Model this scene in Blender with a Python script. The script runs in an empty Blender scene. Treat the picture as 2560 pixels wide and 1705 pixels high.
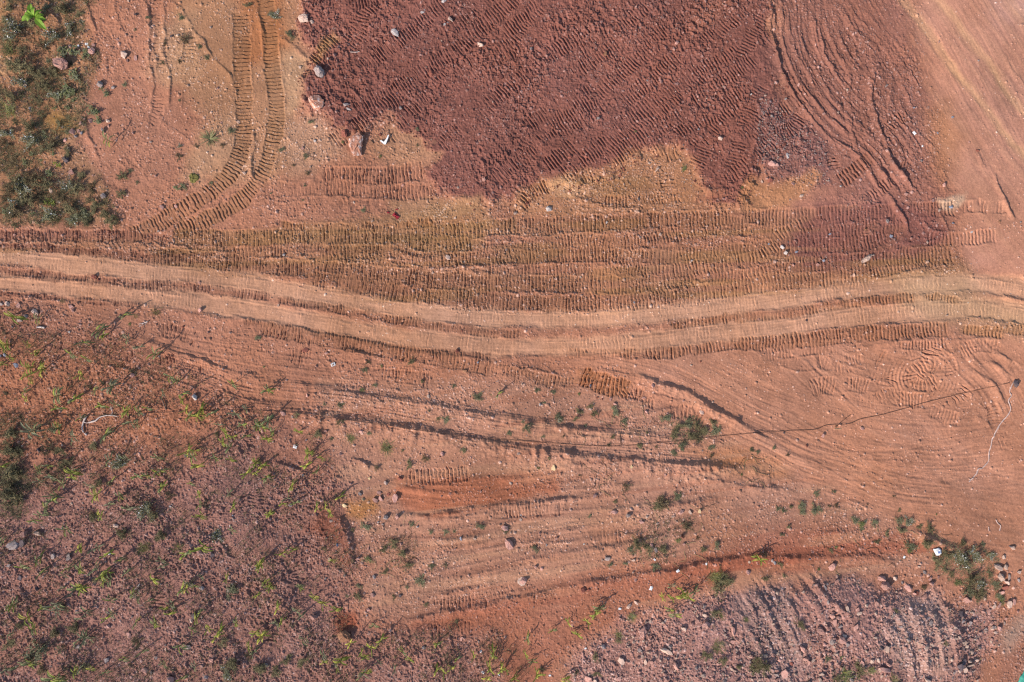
import bpy, bmesh, math, random
import numpy as np

# ------------------------------------------------------------------ camera, sky, sun, exposure
C = bpy.context.scene
W, HT = 64.0, 64.0 * 1705 / 2560
S = W / 2354.0                      # metres per layout unit (2354 units across the view)
CAM_H = 42.67
cam_d = bpy.data.cameras.new("camera")
cam = bpy.data.objects.new("camera", cam_d)
C.collection.objects.link(cam)
cam.location = (0, 0, CAM_H)
cam.rotation_euler = (0, 0, 0)
cam_d.sensor_width = 36.0
cam_d.lens = 36.0 * CAM_H / W
cam_d.clip_end = 2000
C.camera = cam
C.render.resolution_x, C.render.resolution_y = 1024, 682

SUN_EL, SUN_AZ = math.radians(32), math.radians(220)     # azimuth counted from +x: the sun stands beyond the lower left
world = bpy.data.worlds.new("World")
C.world = world
world.use_nodes = True
wn = world.node_tree
sky = wn.nodes.new("ShaderNodeTexSky")
sky.sky_type = 'NISHITA'
sky.sun_disc = False
sky.sun_elevation = SUN_EL
sky.sun_rotation = math.radians(90) - SUN_AZ
wn.links.new(sky.outputs[0], wn.nodes["Background"].inputs[0])
wn.nodes["Background"].inputs[1].default_value = 0.13
sun_d = bpy.data.lights.new("sun", 'SUN')
sun_d.energy = 4.0
sun_d.angle = math.radians(0.6)
sun_d.color = (1.0, 0.90, 0.78)
sun = bpy.data.objects.new("sun", sun_d)
C.collection.objects.link(sun)
sun.location = (-30, -25, 30)
sun.rotation_euler = (math.radians(90) - SUN_EL, 0, SUN_AZ + math.radians(90))
C.view_settings.view_transform = 'Standard'
C.view_settings.look = 'None'
C.view_settings.gamma = 1.0
C.view_settings.use_curve_mapping = False
C.view_settings.exposure = 0.82
C.cycles.use_denoising = False
C.cycles.max_bounces = 5
C.cycles.filter_width = 1.25

# ------------------------------------------------------------------ layout helpers
RNG = np.random.default_rng(11)
random.seed(5)


def crop(col, row, pts):
    """layout units of points noted in the twelve survey squares"""
    ox, oy = (0.0, 579.3, 1158.6, 1728.7)[col], (0.0, 505.7, 1025.3)[row]
    return [(ox + a * 0.34604, oy + b * 0.34604) for a, b in pts]


def wx(u): return (u - 1177.0) * S
def wy(v): return -(v - 783.8) * S


def lin(rgb):
    c = np.asarray(rgb, dtype=np.float64) / 255.0
    return np.where(c <= 0.04045, c / 12.92, ((c + 0.055) / 1.055) ** 2.4)


GAIN = np.array([0.558, 0.60, 0.598])        # what the flat ground reflects relative to how it photographs
def soil(rgb): return lin(rgb) * GAIN


# ------------------------------------------------------------------ ground grid
STEP = 1.05
def axis(lo, hi):
    fine = np.arange(lo, hi + 0.01, STEP)
    g, d, x = [], STEP, 0.0
    while x < 16000:
        d *= 1.055
        x += d
        g.append(x)
    g = np.array(g)
    return np.concatenate([lo - g[::-1], fine, fine[-1] + g]), len(g), len(g) + len(fine)

US, IU0, IU1 = axis(-75.0, 2430.0)
VS, IV0, IV1 = axis(-75.0, 1645.0)
NU, NV = len(US), len(VS)
U = US[None, :].astype(np.float32)
V = VS[:, None].astype(np.float32)
H = np.zeros((NV, NU), np.float32)
DU = np.gradient(US)[None, :]
DV = np.gradient(VS)[:, None]
FINE = (np.clip(1.5 - 0.09 * DU, 0, 1) * np.clip(1.5 - 0.09 * DV, 0, 1)).astype(np.float32)   # fine relief only where the sheet is fine

LATS = {}
def lattice(seed):
    if seed not in LATS:
        LATS[seed] = np.random.default_rng(seed + 1000).random((512, 512)).astype(np.float32)
    return LATS[seed]

def _lerp_idx(a, scale):
    t = a / scale
    i = np.floor(t).astype(np.int64)
    f = (t - i).astype(np.float32)
    f = f * f * (3 - 2 * f)
    return i % 512, (i + 1) % 512, f

def noise(su, sv=None, seed=0):
    """value noise 0..1 on the whole grid"""
    sv = sv or su
    L = lattice(seed)
    i0, i1, f = _lerp_idx(VS + 7777.0, sv)
    A = L[i0] * (1 - f)[:, None] + L[i1] * f[:, None]
    j0, j1, g = _lerp_idx(US + 9999.0, su)
    return A[:, j0] * (1 - g)[None, :] + A[:, j1] * g[None, :]

def fbm(s, octv=4, seed=0, gain=0.5):
    out, amp, tot = 0, 1.0, 0.0
    for k in range(octv):
        out = out + amp * noise(s / 2 ** k, seed=seed + k)
        tot += amp
        amp *= gain
    return out / tot

def noise_at(a, b, seed=0):
    L = lattice(seed)
    i0, i1, f = _lerp_idx(np.asarray(a, np.float64) + 5000.0, 1.0)
    j0, j1, g = _lerp_idx(np.asarray(b, np.float64) + 5000.0, 1.0)
    return (L[i0, j0] * (1 - f) + L[i1, j0] * f) * (1 - g) + (L[i0, j1] * (1 - f) + L[i1, j1] * f) * g

def rnoise(s, seed, ang=33):
    """fine noise on the core only, turned so that no weave shows"""
    out = np.full((NV, NU), .5, np.float32)
    c, q = math.cos(math.radians(ang)), math.sin(math.radians(ang))
    u, v = U[:, IU0:IU1], V[IV0:IV1]
    w = noise_at((u * c + v * q) / s, (-u * q + v * c) / s, seed)
    out[IV0:IV1, IU0:IU1] = w
    return out

def streak(angle, length, width, seed):
    """noise drawn out along a direction (degrees, clockwise from right)"""
    c, s = math.cos(math.radians(angle)), math.sin(math.radians(angle))
    return noise_at((U * c + V * s) / length, (-U * s + V * c) / width, seed)

def sstep(e0, e1, x):
    t = np.clip((x - e0) / (e1 - e0), 0, 1)
    return t * t * (3 - 2 * t)

def catmull(pts, step=6.0):
    P = [np.array(p, float) for p in pts]
    if len(P) == 2:
        n = max(2, int(np.linalg.norm(P[1] - P[0]) / step))
        return np.array([P[0] + (P[1] - P[0]) * t for t in np.linspace(0, 1, n)])
    P = [2 * P[0] - P[1]] + P + [2 * P[-1] - P[-2]]
    out = []
    for i in range(1, len(P) - 2):
        n = max(2, int(np.linalg.norm(P[i + 1] - P[i]) / step))
        for t in np.arange(n) / n:
            a, b, c, d = P[i - 1], P[i], P[i + 1], P[i + 2]
            out.append(0.5 * ((2 * b) + (c - a) * t + (2 * a - 5 * b + 4 * c - d) * t ** 2 + (3 * b - a - 3 * c + d) * t ** 3))
    out.append(P[-2])
    return np.array(out)

# soft region masks: signed distance on a coarse net, read back smoothly
CS = 6.0
CU, CV = np.arange(-110, 2470, CS), np.arange(-110, 1690, CS)
CUg, CVg = np.meshgrid(CU, CV)
WARP = (fbm(90, 5, 40) - 0.5) * 2
WARP2 = (fbm(22, 4, 50) - 0.5) * 2

def upsample(G):
    def idx(a, base, n):
        t = np.clip((a - base) / CS, 0, n - 1.001)
        i = t.astype(int)
        return i, (t - i).astype(np.float32)
    i, f = idx(VS, CV[0], len(CV))
    A = G[i] * (1 - f)[:, None] + G[i + 1] * f[:, None]
    j, g = idx(US, CU[0], len(CU))
    return A[:, j] * (1 - g)[None, :] + A[:, j + 1] * g[None, :]

def region(poly, soft=14, rough=26, fine=8):
    p = np.array(poly, float)
    q = np.roll(p, -1, 0)
    d2 = np.full(CUg.shape, 1e12)
    inside = np.zeros(CUg.shape, bool)
    for a, b in zip(p, q):
        e = b - a
        t = np.clip(((CUg - a[0]) * e[0] + (CVg - a[1]) * e[1]) / max(1e-9, e @ e), 0, 1)
        d2 = np.minimum(d2, (CUg - a[0] - t * e[0]) ** 2 + (CVg - a[1] - t * e[1]) ** 2)
        cond = ((a[1] > CVg) != (b[1] > CVg))
        with np.errstate(divide='ignore', invalid='ignore'):
            xi = (b[0] - a[0]) * (CVg - a[1]) / (b[1] - a[1] + 1e-12) + a[0]
        inside ^= cond & (CUg < xi)
    sd = np.where(inside, 1, -1) * np.sqrt(d2)
    sd = upsample(sd.astype(np.float32)) + WARP * rough + WARP2 * fine
    return sstep(-soft, soft, sd)

def along(pts, reach, step=6.0):
    """window of the grid near a path, with signed side distance d (>0 to the right hand of travel on the page) and distance s along it"""
    P = catmull(pts, step)
    u0, u1 = P[:, 0].min() - reach, P[:, 0].max() + reach
    v0, v1 = P[:, 1].min() - reach, P[:, 1].max() + reach
    a, b = np.searchsorted(US, [u0, u1])
    c, e = np.searchsorted(VS, [v0, v1])
    if b <= a or e <= c:
        return None
    sl = (slice(c, e), slice(a, b))
    D = np.full((e - c, b - a), 1e6, np.float32)
    Sg = np.zeros((e - c, b - a), np.float32)
    acc = 0.0
    for p, q in zip(P[:-1], P[1:]):
        t = q - p
        L = float(np.hypot(*t))
        if L < 1e-6:
            continue
        t = t / L
        a2, b2 = np.searchsorted(US, [min(p[0], q[0]) - reach, max(p[0], q[0]) + reach])
        c2, e2 = np.searchsorted(VS, [min(p[1], q[1]) - reach, max(p[1], q[1]) + reach])
        if b2 > a2 and e2 > c2:
            du = U[:, a2:b2] - p[0]
            dv = V[c2:e2] - p[1]
            s = du * t[0] + dv * t[1]
            d = t[0] * dv - t[1] * du
            over = np.maximum(0, np.maximum(-s, s - L))
            dist = np.hypot(d, over)
            w = (slice(c2 - c, e2 - c), slice(a2 - a, b2 - a))
            better = dist < np.abs(D[w])
            D[w] = np.where(better, np.where(d < 0, -dist, dist), D[w])
            Sg[w] = np.where(better, acc + np.clip(s, 0, L), Sg[w])
        acc += L
    return sl, D, Sg, acc

# ------------------------------------------------------------------ soil colours
COL = np.empty((NV, NU, 3), np.float32)
COL[:] = soil((182, 122, 98))
CLOD = np.full((NV, NU), 0.35, np.float32)       # how lumpy the loose soil is
PEB = np.full((NV, NU), 0.5, np.float32)         # how thickly small stones lie
HB = np.zeros((NV, NU), np.float32)              # track imprints

def paint(m, rgb, k=1.0):
    c = soil(rgb).astype(np.float32)
    m = (m * k)[..., None]
    COL[:] = COL * (1 - m) + c * m

def setto(F, m, val):
    F[:] = F * (1 - m) + val * m
# --- regions (layout units)
OPEN = region([(2085, -200), (2110, 120), (2150, 250), (2165, 400), (2205, 470), (2215, 610), (2300, 640), (2600, 640), (2600, -200)], 30, 20)
DARK = region([(700, -200), (1775, -200), (1770, 60), (1800, 180), (1810, 330), (1740, 400), (1700, 470), (1630, 462), (1600, 390), (1560, 350), (1480, 348),
               (1390, 405), (1260, 425), (1190, 458), (1090, 465), (1010, 440), (985, 395), (1020, 350), (950, 310), (880, 270), (830, 300),
               (780, 300), (750, 262), (695, 250), (700, 180), (735, 130), (690, 70)], 11, 18, 24)
FAN = region([(1765, -200), (2090, -200), (2110, 110), (2150, 250), (2160, 400), (2200, 490), (2180, 560), (2090, 600), (1880, 600), (1800, 585),
              (1830, 480), (1900, 440), (1870, 380), (1780, 300)], 44, 30, 18)
GREY = region([(1735, 190), (1800, 240), (1900, 330), (1905, 420), (1830, 435), (1750, 400), (1735, 300)], 14, 12, 10)
BRUSH = region([(-400, -200), (195, -200), (215, 130), (205, 270), (190, 340), (245, 430), (275, 515), (-400, 520)], 18, 22, 14)
MID = region([(620, 520), (1100, 470), (1260, 440), (1480, 350), (1600, 400), (1700, 480), (1850, 520), (1950, 590), (2190, 560), (2230, 630), (1900, 660), (1500, 715), (1200, 728), (900, 700), (560, 640), (300, 600), (-300, 590), (-300, 545), (400, 545)], 16, 16, 12)
TAN = region([(400, -200), (700, -200), (690, 260), (760, 330), (640, 420), (500, 430), (430, 380), (470, 280), (400, 180)], 30, 26, 14)
FIELD = region([(-300, 690), (200, 725), (420, 830), (560, 915), (720, 990), (770, 1090), (790, 1200), (830, 1300), (800, 1440), (1120, 1420), (1200, 1500), (1260, 1900), (-300, 1900)], 18, 18, 10)
HEAP = region([(1260, 1900), (1330, 1500), (1480, 1420), (1610, 1370), (1750, 1330), (1880, 1330), (2000, 1345), (2120, 1380), (2210, 1400), (2290, 1400), (2300, 1450), (2265, 1510), (2245, 1640), (2240, 1900)], 34, 34, 20)
LANE = region([(2235, 1900), (2260, 1620), (2290, 1550), (2350, 1430), (2600, 1400), (2600, 1900)], 14, 12, 8)
LOWER = region([(720, 870), (1300, 870), (1650, 980), (1900, 1120), (2150, 1230), (2250, 1300), (1900, 1330), (1500, 1390), (1050, 1430), (840, 1420), (830, 1250), (780, 1090)], 20, 18, 10)
CROSS = region([(1330, 830), (1700, 800), (2600, 770), (2600, 1400), (2330, 1330), (2150, 1230), (1900, 1130), (1700, 1020), (1500, 880)], 26, 18, 8)

paint(OPEN, (200, 138, 115)); setto(CLOD, OPEN, .06); setto(PEB, OPEN, .08)
paint(TAN, (186, 134, 102), .8); setto(CLOD, TAN, .16)
paint(region(crop(0, 0, [(1000, 150), (1300, 100), (1320, 480), (1100, 560), (1000, 480)]), 26, 20), (190, 142, 112), .7)
paint(region(crop(0, 0, [(1550, -60), (1900, -60), (1900, 380), (1640, 420), (1600, 200)]), 22, 16), (180, 112, 74), .8)
paint(region(crop(0, 0, [(1420, 850), (1560, 700), (1560, 1000), (1330, 1250), (1200, 1180)]), 24, 14), (192, 142, 112), .8)
paint(region(crop(1, 0, [(200, 340), (380, 380), (350, 480), (320, 700), (230, 780), (210, 500)]), 16, 10), (202, 152, 118), .85)
paint(region(crop(1, 0, [(230, 800), (440, 760), (560, 900), (640, 1040), (400, 1120), (250, 1150), (230, 980)]), 22, 14), (198, 146, 118), .75)
paint(region(crop(1, 0, [(900, 800), (1300, 860), (1250, 1060), (900, 1100), (760, 1020), (830, 880)]), 22, 18), (186, 134, 104), .75)
paint(MID, (166, 111, 88), .85); setto(CLOD, MID, .5); setto(PEB, MID, 1.25)
paint(DARK, (143, 90, 79)); setto(CLOD, DARK, 1.0); setto(PEB, DARK, .85)
paint(FAN, (160, 106, 92)); setto(CLOD, FAN, .42); setto(PEB, FAN, .6)
paint(GREY, (140, 93, 86), .9); setto(CLOD, GREY, .85); setto(PEB, GREY, .9)
paint(region(crop(1, 0, [(820, 800), (930, 700), (960, 760), (860, 860), (700, 860)]), 9, 6), (175, 118, 96), .8)
paint(region(crop(2, 0, [(1280, 60), (1560, -80), (1500, 60), (1400, 150), (1250, 260), (1150, 330)]), 18, 12), (158, 100, 84), .8)
paint(region(crop(1, 0, [(470, 260), (540, 210), (590, 270), (520, 320), (430, 430), (390, 400)]), 9, 6), (158, 112, 78), .9)
DK2 = region([(1812, 530), (1900, 478), (2010, 470), (2110, 478), (2180, 520), (2150, 575), (2030, 590), (1900, 606), (1820, 600)], 14, 18, 14)
paint(DK2, (144, 92, 83), .8)
paint(region([(1870, 560), (2010, 540), (2080, 520), (2060, 570), (1960, 590)], 12, 10, 8), (176, 118, 88), .6)
# yellow and orange fill pushed out along the foot of the dark field
YEL = region([(700, 515), (850, 500), (1000, 480), (1110, 455), (1130, 500), (1110, 560), (1060, 590), (990, 590), (900, 570), (700, 560)], 14, 12, 10)
paint(YEL, (164, 120, 84), .5); setto(CLOD, YEL, .3)
paint(region(crop(1, 0, [(900, 1330), (1350, 1320), (1530, 1300), (1500, 1400), (1300, 1450), (950, 1450)]), 10, 8), (182, 136, 102), .55)
ORG = region(crop(2, 0, [(80, 1290), (300, 1190), (620, 1130), (880, 1000), (1150, 960), (1260, 1060), (1290, 1240), (1250, 1400), (1000, 1420), (700, 1420), (300, 1440), (80, 1420)]), 14, 10, 10)
paint(ORG, (186, 128, 94), .75); setto(CLOD, ORG, .45); setto(PEB, ORG, 1.2)
paint(region(crop(2, 0, [(300, 1220), (420, 1180), (520, 1260), (620, 1280), (400, 1320), (290, 1270)]), 9, 6), (205, 150, 112), .85)
paint(region(crop(2, 0, [(1630, 1180), (1760, 1260), (1900, 1240), (1900, 1380), (1620, 1400), (1560, 1330)]), 14, 8), (190, 128, 92), .9)
paint(region(crop(3, 0, [(-60, 1220), (120, 1230), (420, 1130), (460, 1160), (330, 1300), (180, 1370), (-60, 1390)]), 10, 8), (186, 126, 92), .9)
paint(region(crop(3, 1, [(-60, 60), (150, 20), (230, 50), (150, 150), (-60, 150)]), 12, 6), (184, 122, 92), .7)
paint(region(crop(3, 1, [(-60, 330), (90, 330), (220, 320), (100, 400), (-60, 400)]), 9, 6), (184, 124, 96), .7)
paint(region(crop(3, 1, [(640, 120), (760, 40), (830, 20), (830, 110), (700, 160)]), 9, 6), (178, 118, 88), .7)
paint(region(crop(3, 0, [(1230, 1330), (1420, 1290), (1420, 1340), (1330, 1420), (1260, 1400)]), 8, 8, 12), (216, 176, 150), .8)
paint(region(crop(3, 0, [(1560, -60), (1900, -60), (1900, 200), (1620, 140)]), 40, 14), (205, 152, 138), .8)
paint(region(crop(3, 0, [(1180, 760), (1300, 700), (1420, 900), (1260, 1200), (1180, 950)]), 40, 20), (198, 132, 92), .6)
paint(BRUSH, (170, 122, 92), .8); setto(CLOD, BRUSH, .5); setto(PEB, BRUSH, .7)
paint(region(crop(0, 0, [(330, 700), (520, 760), (500, 900), (340, 900), (290, 800)]), 22, 16), (166, 122, 66), .7)
paint(region(crop(0, 0, [(-60, 0), (120, -40), (60, 140), (-60, 160)]), 22, 12), (196, 140, 96), .7)
paint(region(crop(0, 0, [(-60, 350), (80, 380), (60, 480), (-60, 520)]), 22, 12), (214, 162, 120), .7)
# below the road
paint(LOWER, (182, 128, 106), .85); setto(CLOD, LOWER, .2); setto(PEB, LOWER, .62)
paint(FIELD, (168, 112, 92), .9); setto(CLOD, FIELD, .5); setto(PEB, FIELD, .8)
paint(region([(-200, 760), (150, 790), (420, 900), (560, 960), (520, 1040), (300, 1030), (-200, 1000)], 70, 40, 16), (182, 118, 90), .75)
PURP = region([(-300, 1120), (100, 1090), (330, 1080), (520, 1010), (640, 1040), (760, 1110), (800, 1230), (800, 1420), (1100, 1450), (1150, 1900), (-300, 1900)], 95, 60, 24)
paint(PURP, (156, 111, 102), .75); setto(CLOD, PURP, .85); setto(PEB, PURP, 1.2)
RUST = region([(790, 1440), (960, 1420), (1120, 1400), (1400, 1340), (1640, 1295), (1800, 1275), (1900, 1310), (1700, 1340), (1480, 1400), (1370, 1450), (1280, 1520), (1250, 1700), (1190, 1700), (1150, 1450), (980, 1450)], 18, 18, 12)
paint(RUST, (166, 102, 80), .7); setto(CLOD, RUST, .25); setto(PEB, RUST, .35)
paint(region([(905, 1085), (1100, 1085), (1290, 1080), (1290, 1130), (1000, 1190), (920, 1170), (900, 1120)], 12, 10), (176, 105, 78), .85)
paint(region(crop(1, 2, [(640, 380), (830, 340), (850, 430), (720, 500), (640, 460)]), 16, 12), (188, 124, 72), .8)
paint(region(crop(1, 2, [(330, 560), (470, 430), (600, 460), (660, 720), (640, 820), (560, 780), (600, 680)]), 18, 14), (142, 84, 66), .8)
paint(region(crop(1, 2, [(540, 1120), (700, 1090), (720, 1200), (560, 1250)]), 14, 10), (150, 80, 58), .8)
paint(region(crop(2, 2, [(1200, 20), (1900, -20), (1900, 220), (1500, 190)]), 26, 14), (194, 124, 82), .7)
paint(region([(1500, 1310), (1700, 1265), (1900, 1225), (2080, 1230), (2180, 1270), (1900, 1290), (1600, 1330)], 20, 14), (170, 98, 76), .75)
paint(CROSS, (194, 132, 106), .9); setto(CLOD, CROSS, .1); setto(PEB, CROSS, .14)
paint(HEAP, (176, 126, 116), .92); setto(CLOD, HEAP, .6); setto(PEB, HEAP, 1.5)
G1 = region(crop(2, 2, [(1540, 1000), (1900, 900), (1900, 1700), (1750, 1700), (1600, 1250)]) , 26, 16)
paint(G1, (172, 136, 126), .8)
paint(region(crop(3, 2, [(-60, 950), (160, 940), (330, 1200), (340, 1500), (120, 1600), (-60, 1400)]), 30, 16), (164, 124, 117), .8)
paint(region(crop(3, 2, [(850, 1150), (1040, 970), (1250, 1000), (1320, 1200), (1300, 1500), (1000, 1500), (850, 1320)]), 24, 14), (190, 146, 134), .85)
paint(LANE, (168, 112, 92), .95); setto(CLOD, LANE, .12); setto(PEB, LANE, .8)
paint(region(crop(3, 2, [(1660, 1250), (1760, 1150), (1840, 1090), (1840, 1200), (1700, 1370)]), 20, 10), (172, 138, 124), .8)

for p, w, c, k in ((crop(1, 2, [(1030, 1185), (1150, 1135), (1500, 1075), (1807, 1010)]) + crop(2, 2, [(200, 990), (500, 930), (760, 880), (1100, 835), (1350, 780), (1600, 748), (1807, 745)]) + crop(3, 2, [(100, 740), (300, 742), (600, 748)]), 26, (160, 92, 71), .65), (crop(2, 2, [(1300, 640), (1600, 600), (1900, 580)]) + crop(3, 2, [(100, 600), (500, 590), (900, 620)]), 30, (172, 98, 76), .5)):
    sl, D, Sg, L = along(p, 90)
    m = np.exp(-((D + WARP[sl] * 14 + WARP2[sl] * 8) / w) ** 2) * np.clip(Sg / 120, 0, 1) * np.clip((L - Sg) / 120, 0, 1)
    m = (m * k)[..., None]
    COL[sl] = COL[sl] * (1 - m) + soil(c).astype(np.float32) * m
# --- the two worn wheel ruts of the dirt road
UP = [(-400, 570), (0, 591), (150, 605), (311, 620), (450, 634), (579, 651), (720, 677), (891, 702), (1029, 722), (1158, 731), (1310, 733), (1470, 724), (1600, 712), (1750, 694), (1890, 675), (2040, 655), (2150, 647), (2250, 652), (2354, 668), (2800, 760)]
LO = [(-400, 625), (0, 649), (150, 662), (311, 678), (450, 695), (579, 713), (720, 740), (850, 762), (1000, 783), (1158, 796), (1310, 796), (1470, 786), (1600, 771), (1747, 757), (1880, 738), (2040, 719), (2200, 707), (2354, 722), (2800, 800)]
ROADMASK = np.zeros((NV, NU), np.float32)
for path, w, tone in ((UP, 22, (212, 154, 124)), (LO, 23, (209, 150, 120))):
    r = along(path, 60)
    sl, D, Sg, L = r
    wob = WARP2[sl] * 5 + (noise_at(Sg / 70, np.sign(D) * 3.0, 61) - .5) * 9
    m = 1 - sstep(w - 9, w + 8, np.abs(D) + wob * 1.3)
    ROADMASK[sl] = np.maximum(ROADMASK[sl], m)
    st = noise_at(Sg / 160, D / 3.2, 62) * .6 + noise_at(Sg / 60, D / 1.6, 63) * .4
    c = soil(tone).astype(np.float32)
    mm = (m * .95)[..., None]
    COL[sl] = COL[sl] * (1 - mm) + c * (.80 + .36 * st)[..., None] * mm
    HB[sl] -= m * .035
    HB[sl] += m * (st - .5) * .016
    HB[sl] += m * (noise_at(Sg / 4.3, D / 40, 64) - .5) * .014 * sstep(.35, .7, noise_at(Sg / 90, D / 25, 65))
    rough = 1 - m * .88
    CLOD[sl] *= rough
    PEB[sl] *= 1 - m * .86
paint(region(crop(3, 1, [(900, 340), (1250, 350), (1420, 360), (1600, 520), (1830, 600), (1830, 760), (1500, 700), (1150, 660), (1000, 560)]), 40, 16), (204, 158, 122), .6)

# --- crawler tracks: (path, half width, spacing, depth, how much has survived, tint)
ERODE = .6 * rnoise(9, 78, 21) + .4 * rnoise(4.2, 79, 52)
def track(pts, hw=18, pitch=8.6, depth=.085, keep=.75, tint=None, tk=.5, seed=0, sink=.03, smooth=.5, slant=0.0, jit=.45):
    r = along(pts, hw + 16)
    if r is None:
        return
    sl, D, Sg, L = r
    wob = WARP2[sl] * 4 + (noise_at(Sg / 13, np.sign(D) * 2 + seed, 69) - .5) * 7
    m = 1 - sstep(hw - 3, hw + 2.5, np.abs(D) + wob)
    m *= sstep(-2, 8, Sg + WARP2[sl] * 8) * sstep(-2, 8, L - Sg + WARP2[sl] * 8)
    nz = noise_at(Sg / 42, D / 30 + seed * 3.1, 70) * .6 + noise_at(Sg / 11, D / 13 + seed * 1.7, 71) * .4
    st = sstep(1 - keep - .22, 1 - keep + .2, nz)
    ph = (Sg + D * slant) / pitch + (noise_at(Sg / 90, D / 60 + seed, 72) - .5) * 1.2 + (noise_at(Sg / 17, D / 9 + seed, 77) - .5) * jit + seed * .37
    f = ph - np.floor(ph)
    one = np.floor(ph)
    each = .3 + 1.1 * noise_at(one * 1.37 + .5, D * 0 + seed * 2.3 + .5, 73)            # no two imprints alike
    cut = np.exp(-((f - .5) / .17) ** 2)
    heap = np.exp(-((f - .82) / .13) ** 2)
    worn = .35 + .75 * sstep(.25, .62, ERODE[sl])
    bars = (heap * .5 - cut) * each * worn
    M = m * st
    HB[sl] = HB[sl] * (1 - M) + M * (bars * depth * (.8 + .5 * nz) - sink)
    edge = np.exp(-((np.abs(D) - hw - 1) / 3.0) ** 2) * .03 * sstep(.3, .7, noise_at(Sg / 25, np.sign(D) + seed, 74))
    HB[sl] += edge * (1 - m) * sstep(0, 10, Sg) * sstep(0, 10, L - Sg)
    CLOD[sl] *= 1 - M * smooth
    PEB[sl] *= 1 - M * .35
    if tint is not None:
        k = (m * tk * (.55 + .45 * st) * (.7 + .6 * (nz - .3)))[..., None].clip(0, 1)
        COL[sl] = COL[sl] * (1 - k) + soil(tint).astype(np.float32) * k

BR, OL, DK, OR, PK = (154, 106, 80), (152, 112, 76), (140, 90, 74), (172, 116, 78), (176, 118, 96)
# across the dark field, climbing to the upper right
dg = dict(hw=18, pitch=7.3, depth=.078, sink=.015, smooth=.55, jit=.25)
for k, (pts, keep) in enumerate([
    (crop(1, 0, [(690, 750), (760, 700), (900, 630), (1040, 545), (1180, 450), (1380, 330), (1560, 160), (1720, 20)]), .52),
    (crop(1, 0, [(960, 830), (1130, 700), (1350, 560), (1560, 430), (1800, 300)]), .32),
    (crop(1, 0, [(640, 310), (720, 190), (760, 80), (880, -40)]), .62),
    (crop(1, 0, [(380, -10), (620, 20), (900, -20)]), .5),
    (crop(1, 0, [(700, 470), (800, 390), (980, 250), (1200, 120)]), .4),
    (crop(1, 0, [(1600, 1180), (1700, 1120), (1800, 1040)]) + crop(2, 0, [(160, 960), (260, 850), (420, 760), (560, 680), (720, 540), (900, 380), (1000, 300)]), .62),
    (crop(2, 0, [(-60, 1200), (60, 1100), (200, 1010)]), .75),
    (crop(2, 0, [(270, 1110), (370, 1040), (470, 950)]), .85),
    (crop(2, 0, [(640, 1060), (790, 960), (920, 850), (1060, 720), (1180, 600), (1330, 480), (1480, 390), (1560, 330)]), .66),
    (crop(2, 0, [(700, 1080), (900, 940), (1080, 830), (1180, 760)]), .72),
    (crop(2, 0, [(1240, 1010), (1320, 930), (1420, 820), (1560, 700)]), .5),
    (crop(2, 0, [(780, 700), (880, 610), (1000, 520), (1160, 380)]), .55),
    (crop(2, 0, [(-30, 330), (60, 260), (140, 140), (240, 40)]), .6),
    (crop(2, 0, [(480, 480), (600, 400), (760, 280)]), .42),
    (crop(2, 0, [(1270, 1120), (1310, 1040), (1340, 960)]), .6),
    (crop(2, 0, [(1500, 1130), (1530, 1050), (1560, 940)]), .7),
    (crop(2, 0, [(1580, 860), (1650, 700), (1720, 560)]), .45),
    (crop(1, 0, [(1420, 240), (1600, 120), (1760, -20)]), .5),
    (crop(2, 0, [(1340, 240), (1480, 170), (1600, 60)]), .35),
    (crop(2, 0, [(1560, 420), (1640, 260), (1720, 100)]), .5),
]):
    track(pts, seed=k + 1, keep=min(.95, keep + .12), **dg)
for k, (u0, v0, ln, kp) in enumerate([(760, 330, 260, .5), (860, 130, 330, .5), (1010, 330, 300, .42), (1090, 270, 340, .5), (1150, 420, 300, .55), (1210, 300, 300, .45), (1330, 130, 200, .55), (1040, 60, 120, .6), (1290, 400, 340, .6), (1380, 340, 330, .55), (1450, 130, 160, .5), (1500, 360, 260, .5), (1590, 240, 240, .55), (1650, 420, 200, .55), (1600, 110, 150, .5), (930, 260, 200, .5), (1120, 120, 160, .45), (1700, 330, 240, .5)]):
    track([(u0 + t * ln * .79, v0 - t * ln * .61 + 8 * math.sin(3 * t + k)) for t in (0, .33, .66, 1)], seed=180 + k, keep=kp, **dg)
# the pair that comes down from the top and swings to the left
track([(553, 25), (556, 80), (557, 150), (563, 240), (560, 320), (541, 385), (492, 437), (425, 478), (345, 520), (300, 545)], 19, 8.4, .06, .8, (150, 104, 76), .65, 31, smooth=.9)
track([(600, -30), (617, 30), (622, 100), (632, 180), (635, 260), (626, 340), (603, 405), (562, 455), (490, 497), (400, 535)], 18, 8.4, .06, .8, (150, 106, 76), .6, 32, smooth=.9)
track(crop(0, 0, [(1040, -30), (1035, 120), (1070, 330), (1080, 450)]), 13, 8, .04, .55, None, 0, 33)
track(crop(0, 0, [(1250, 200), (1270, 300), (1255, 400)]), 15, 8, .05, .7, None, 0, 34)
track(crop(0, 0, [(1050, 600), (1055, 720), (1010, 860)]), 13, 8, .035, .5, None, 0, 35)
track(crop(1, 0, [(470, 1180), (620, 1165), (900, 1160), (1150, 1130)]), 20, 8.5, .07, .85, None, 0, 36)
track(crop(1, 0, [(80, 1270), (300, 1250), (620, 1250), (900, 1270), (1250, 1270)]), 18, 8.5, .05, .6, None, 0, 37)
track(crop(1, 0, [(150, 1400), (450, 1380), (800, 1370)]), 15, 8.5, .03, .4, None, 0, 38)
track(crop(1, 0, [(400, 420), (480, 330), (560, 240)]), 14, 7.6, .08, .8, None, 0, 39)
track(crop(1, 0, [(900, 900), (1000, 860)]), 16, 8, .06, .7, None, 0, 40)
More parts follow.
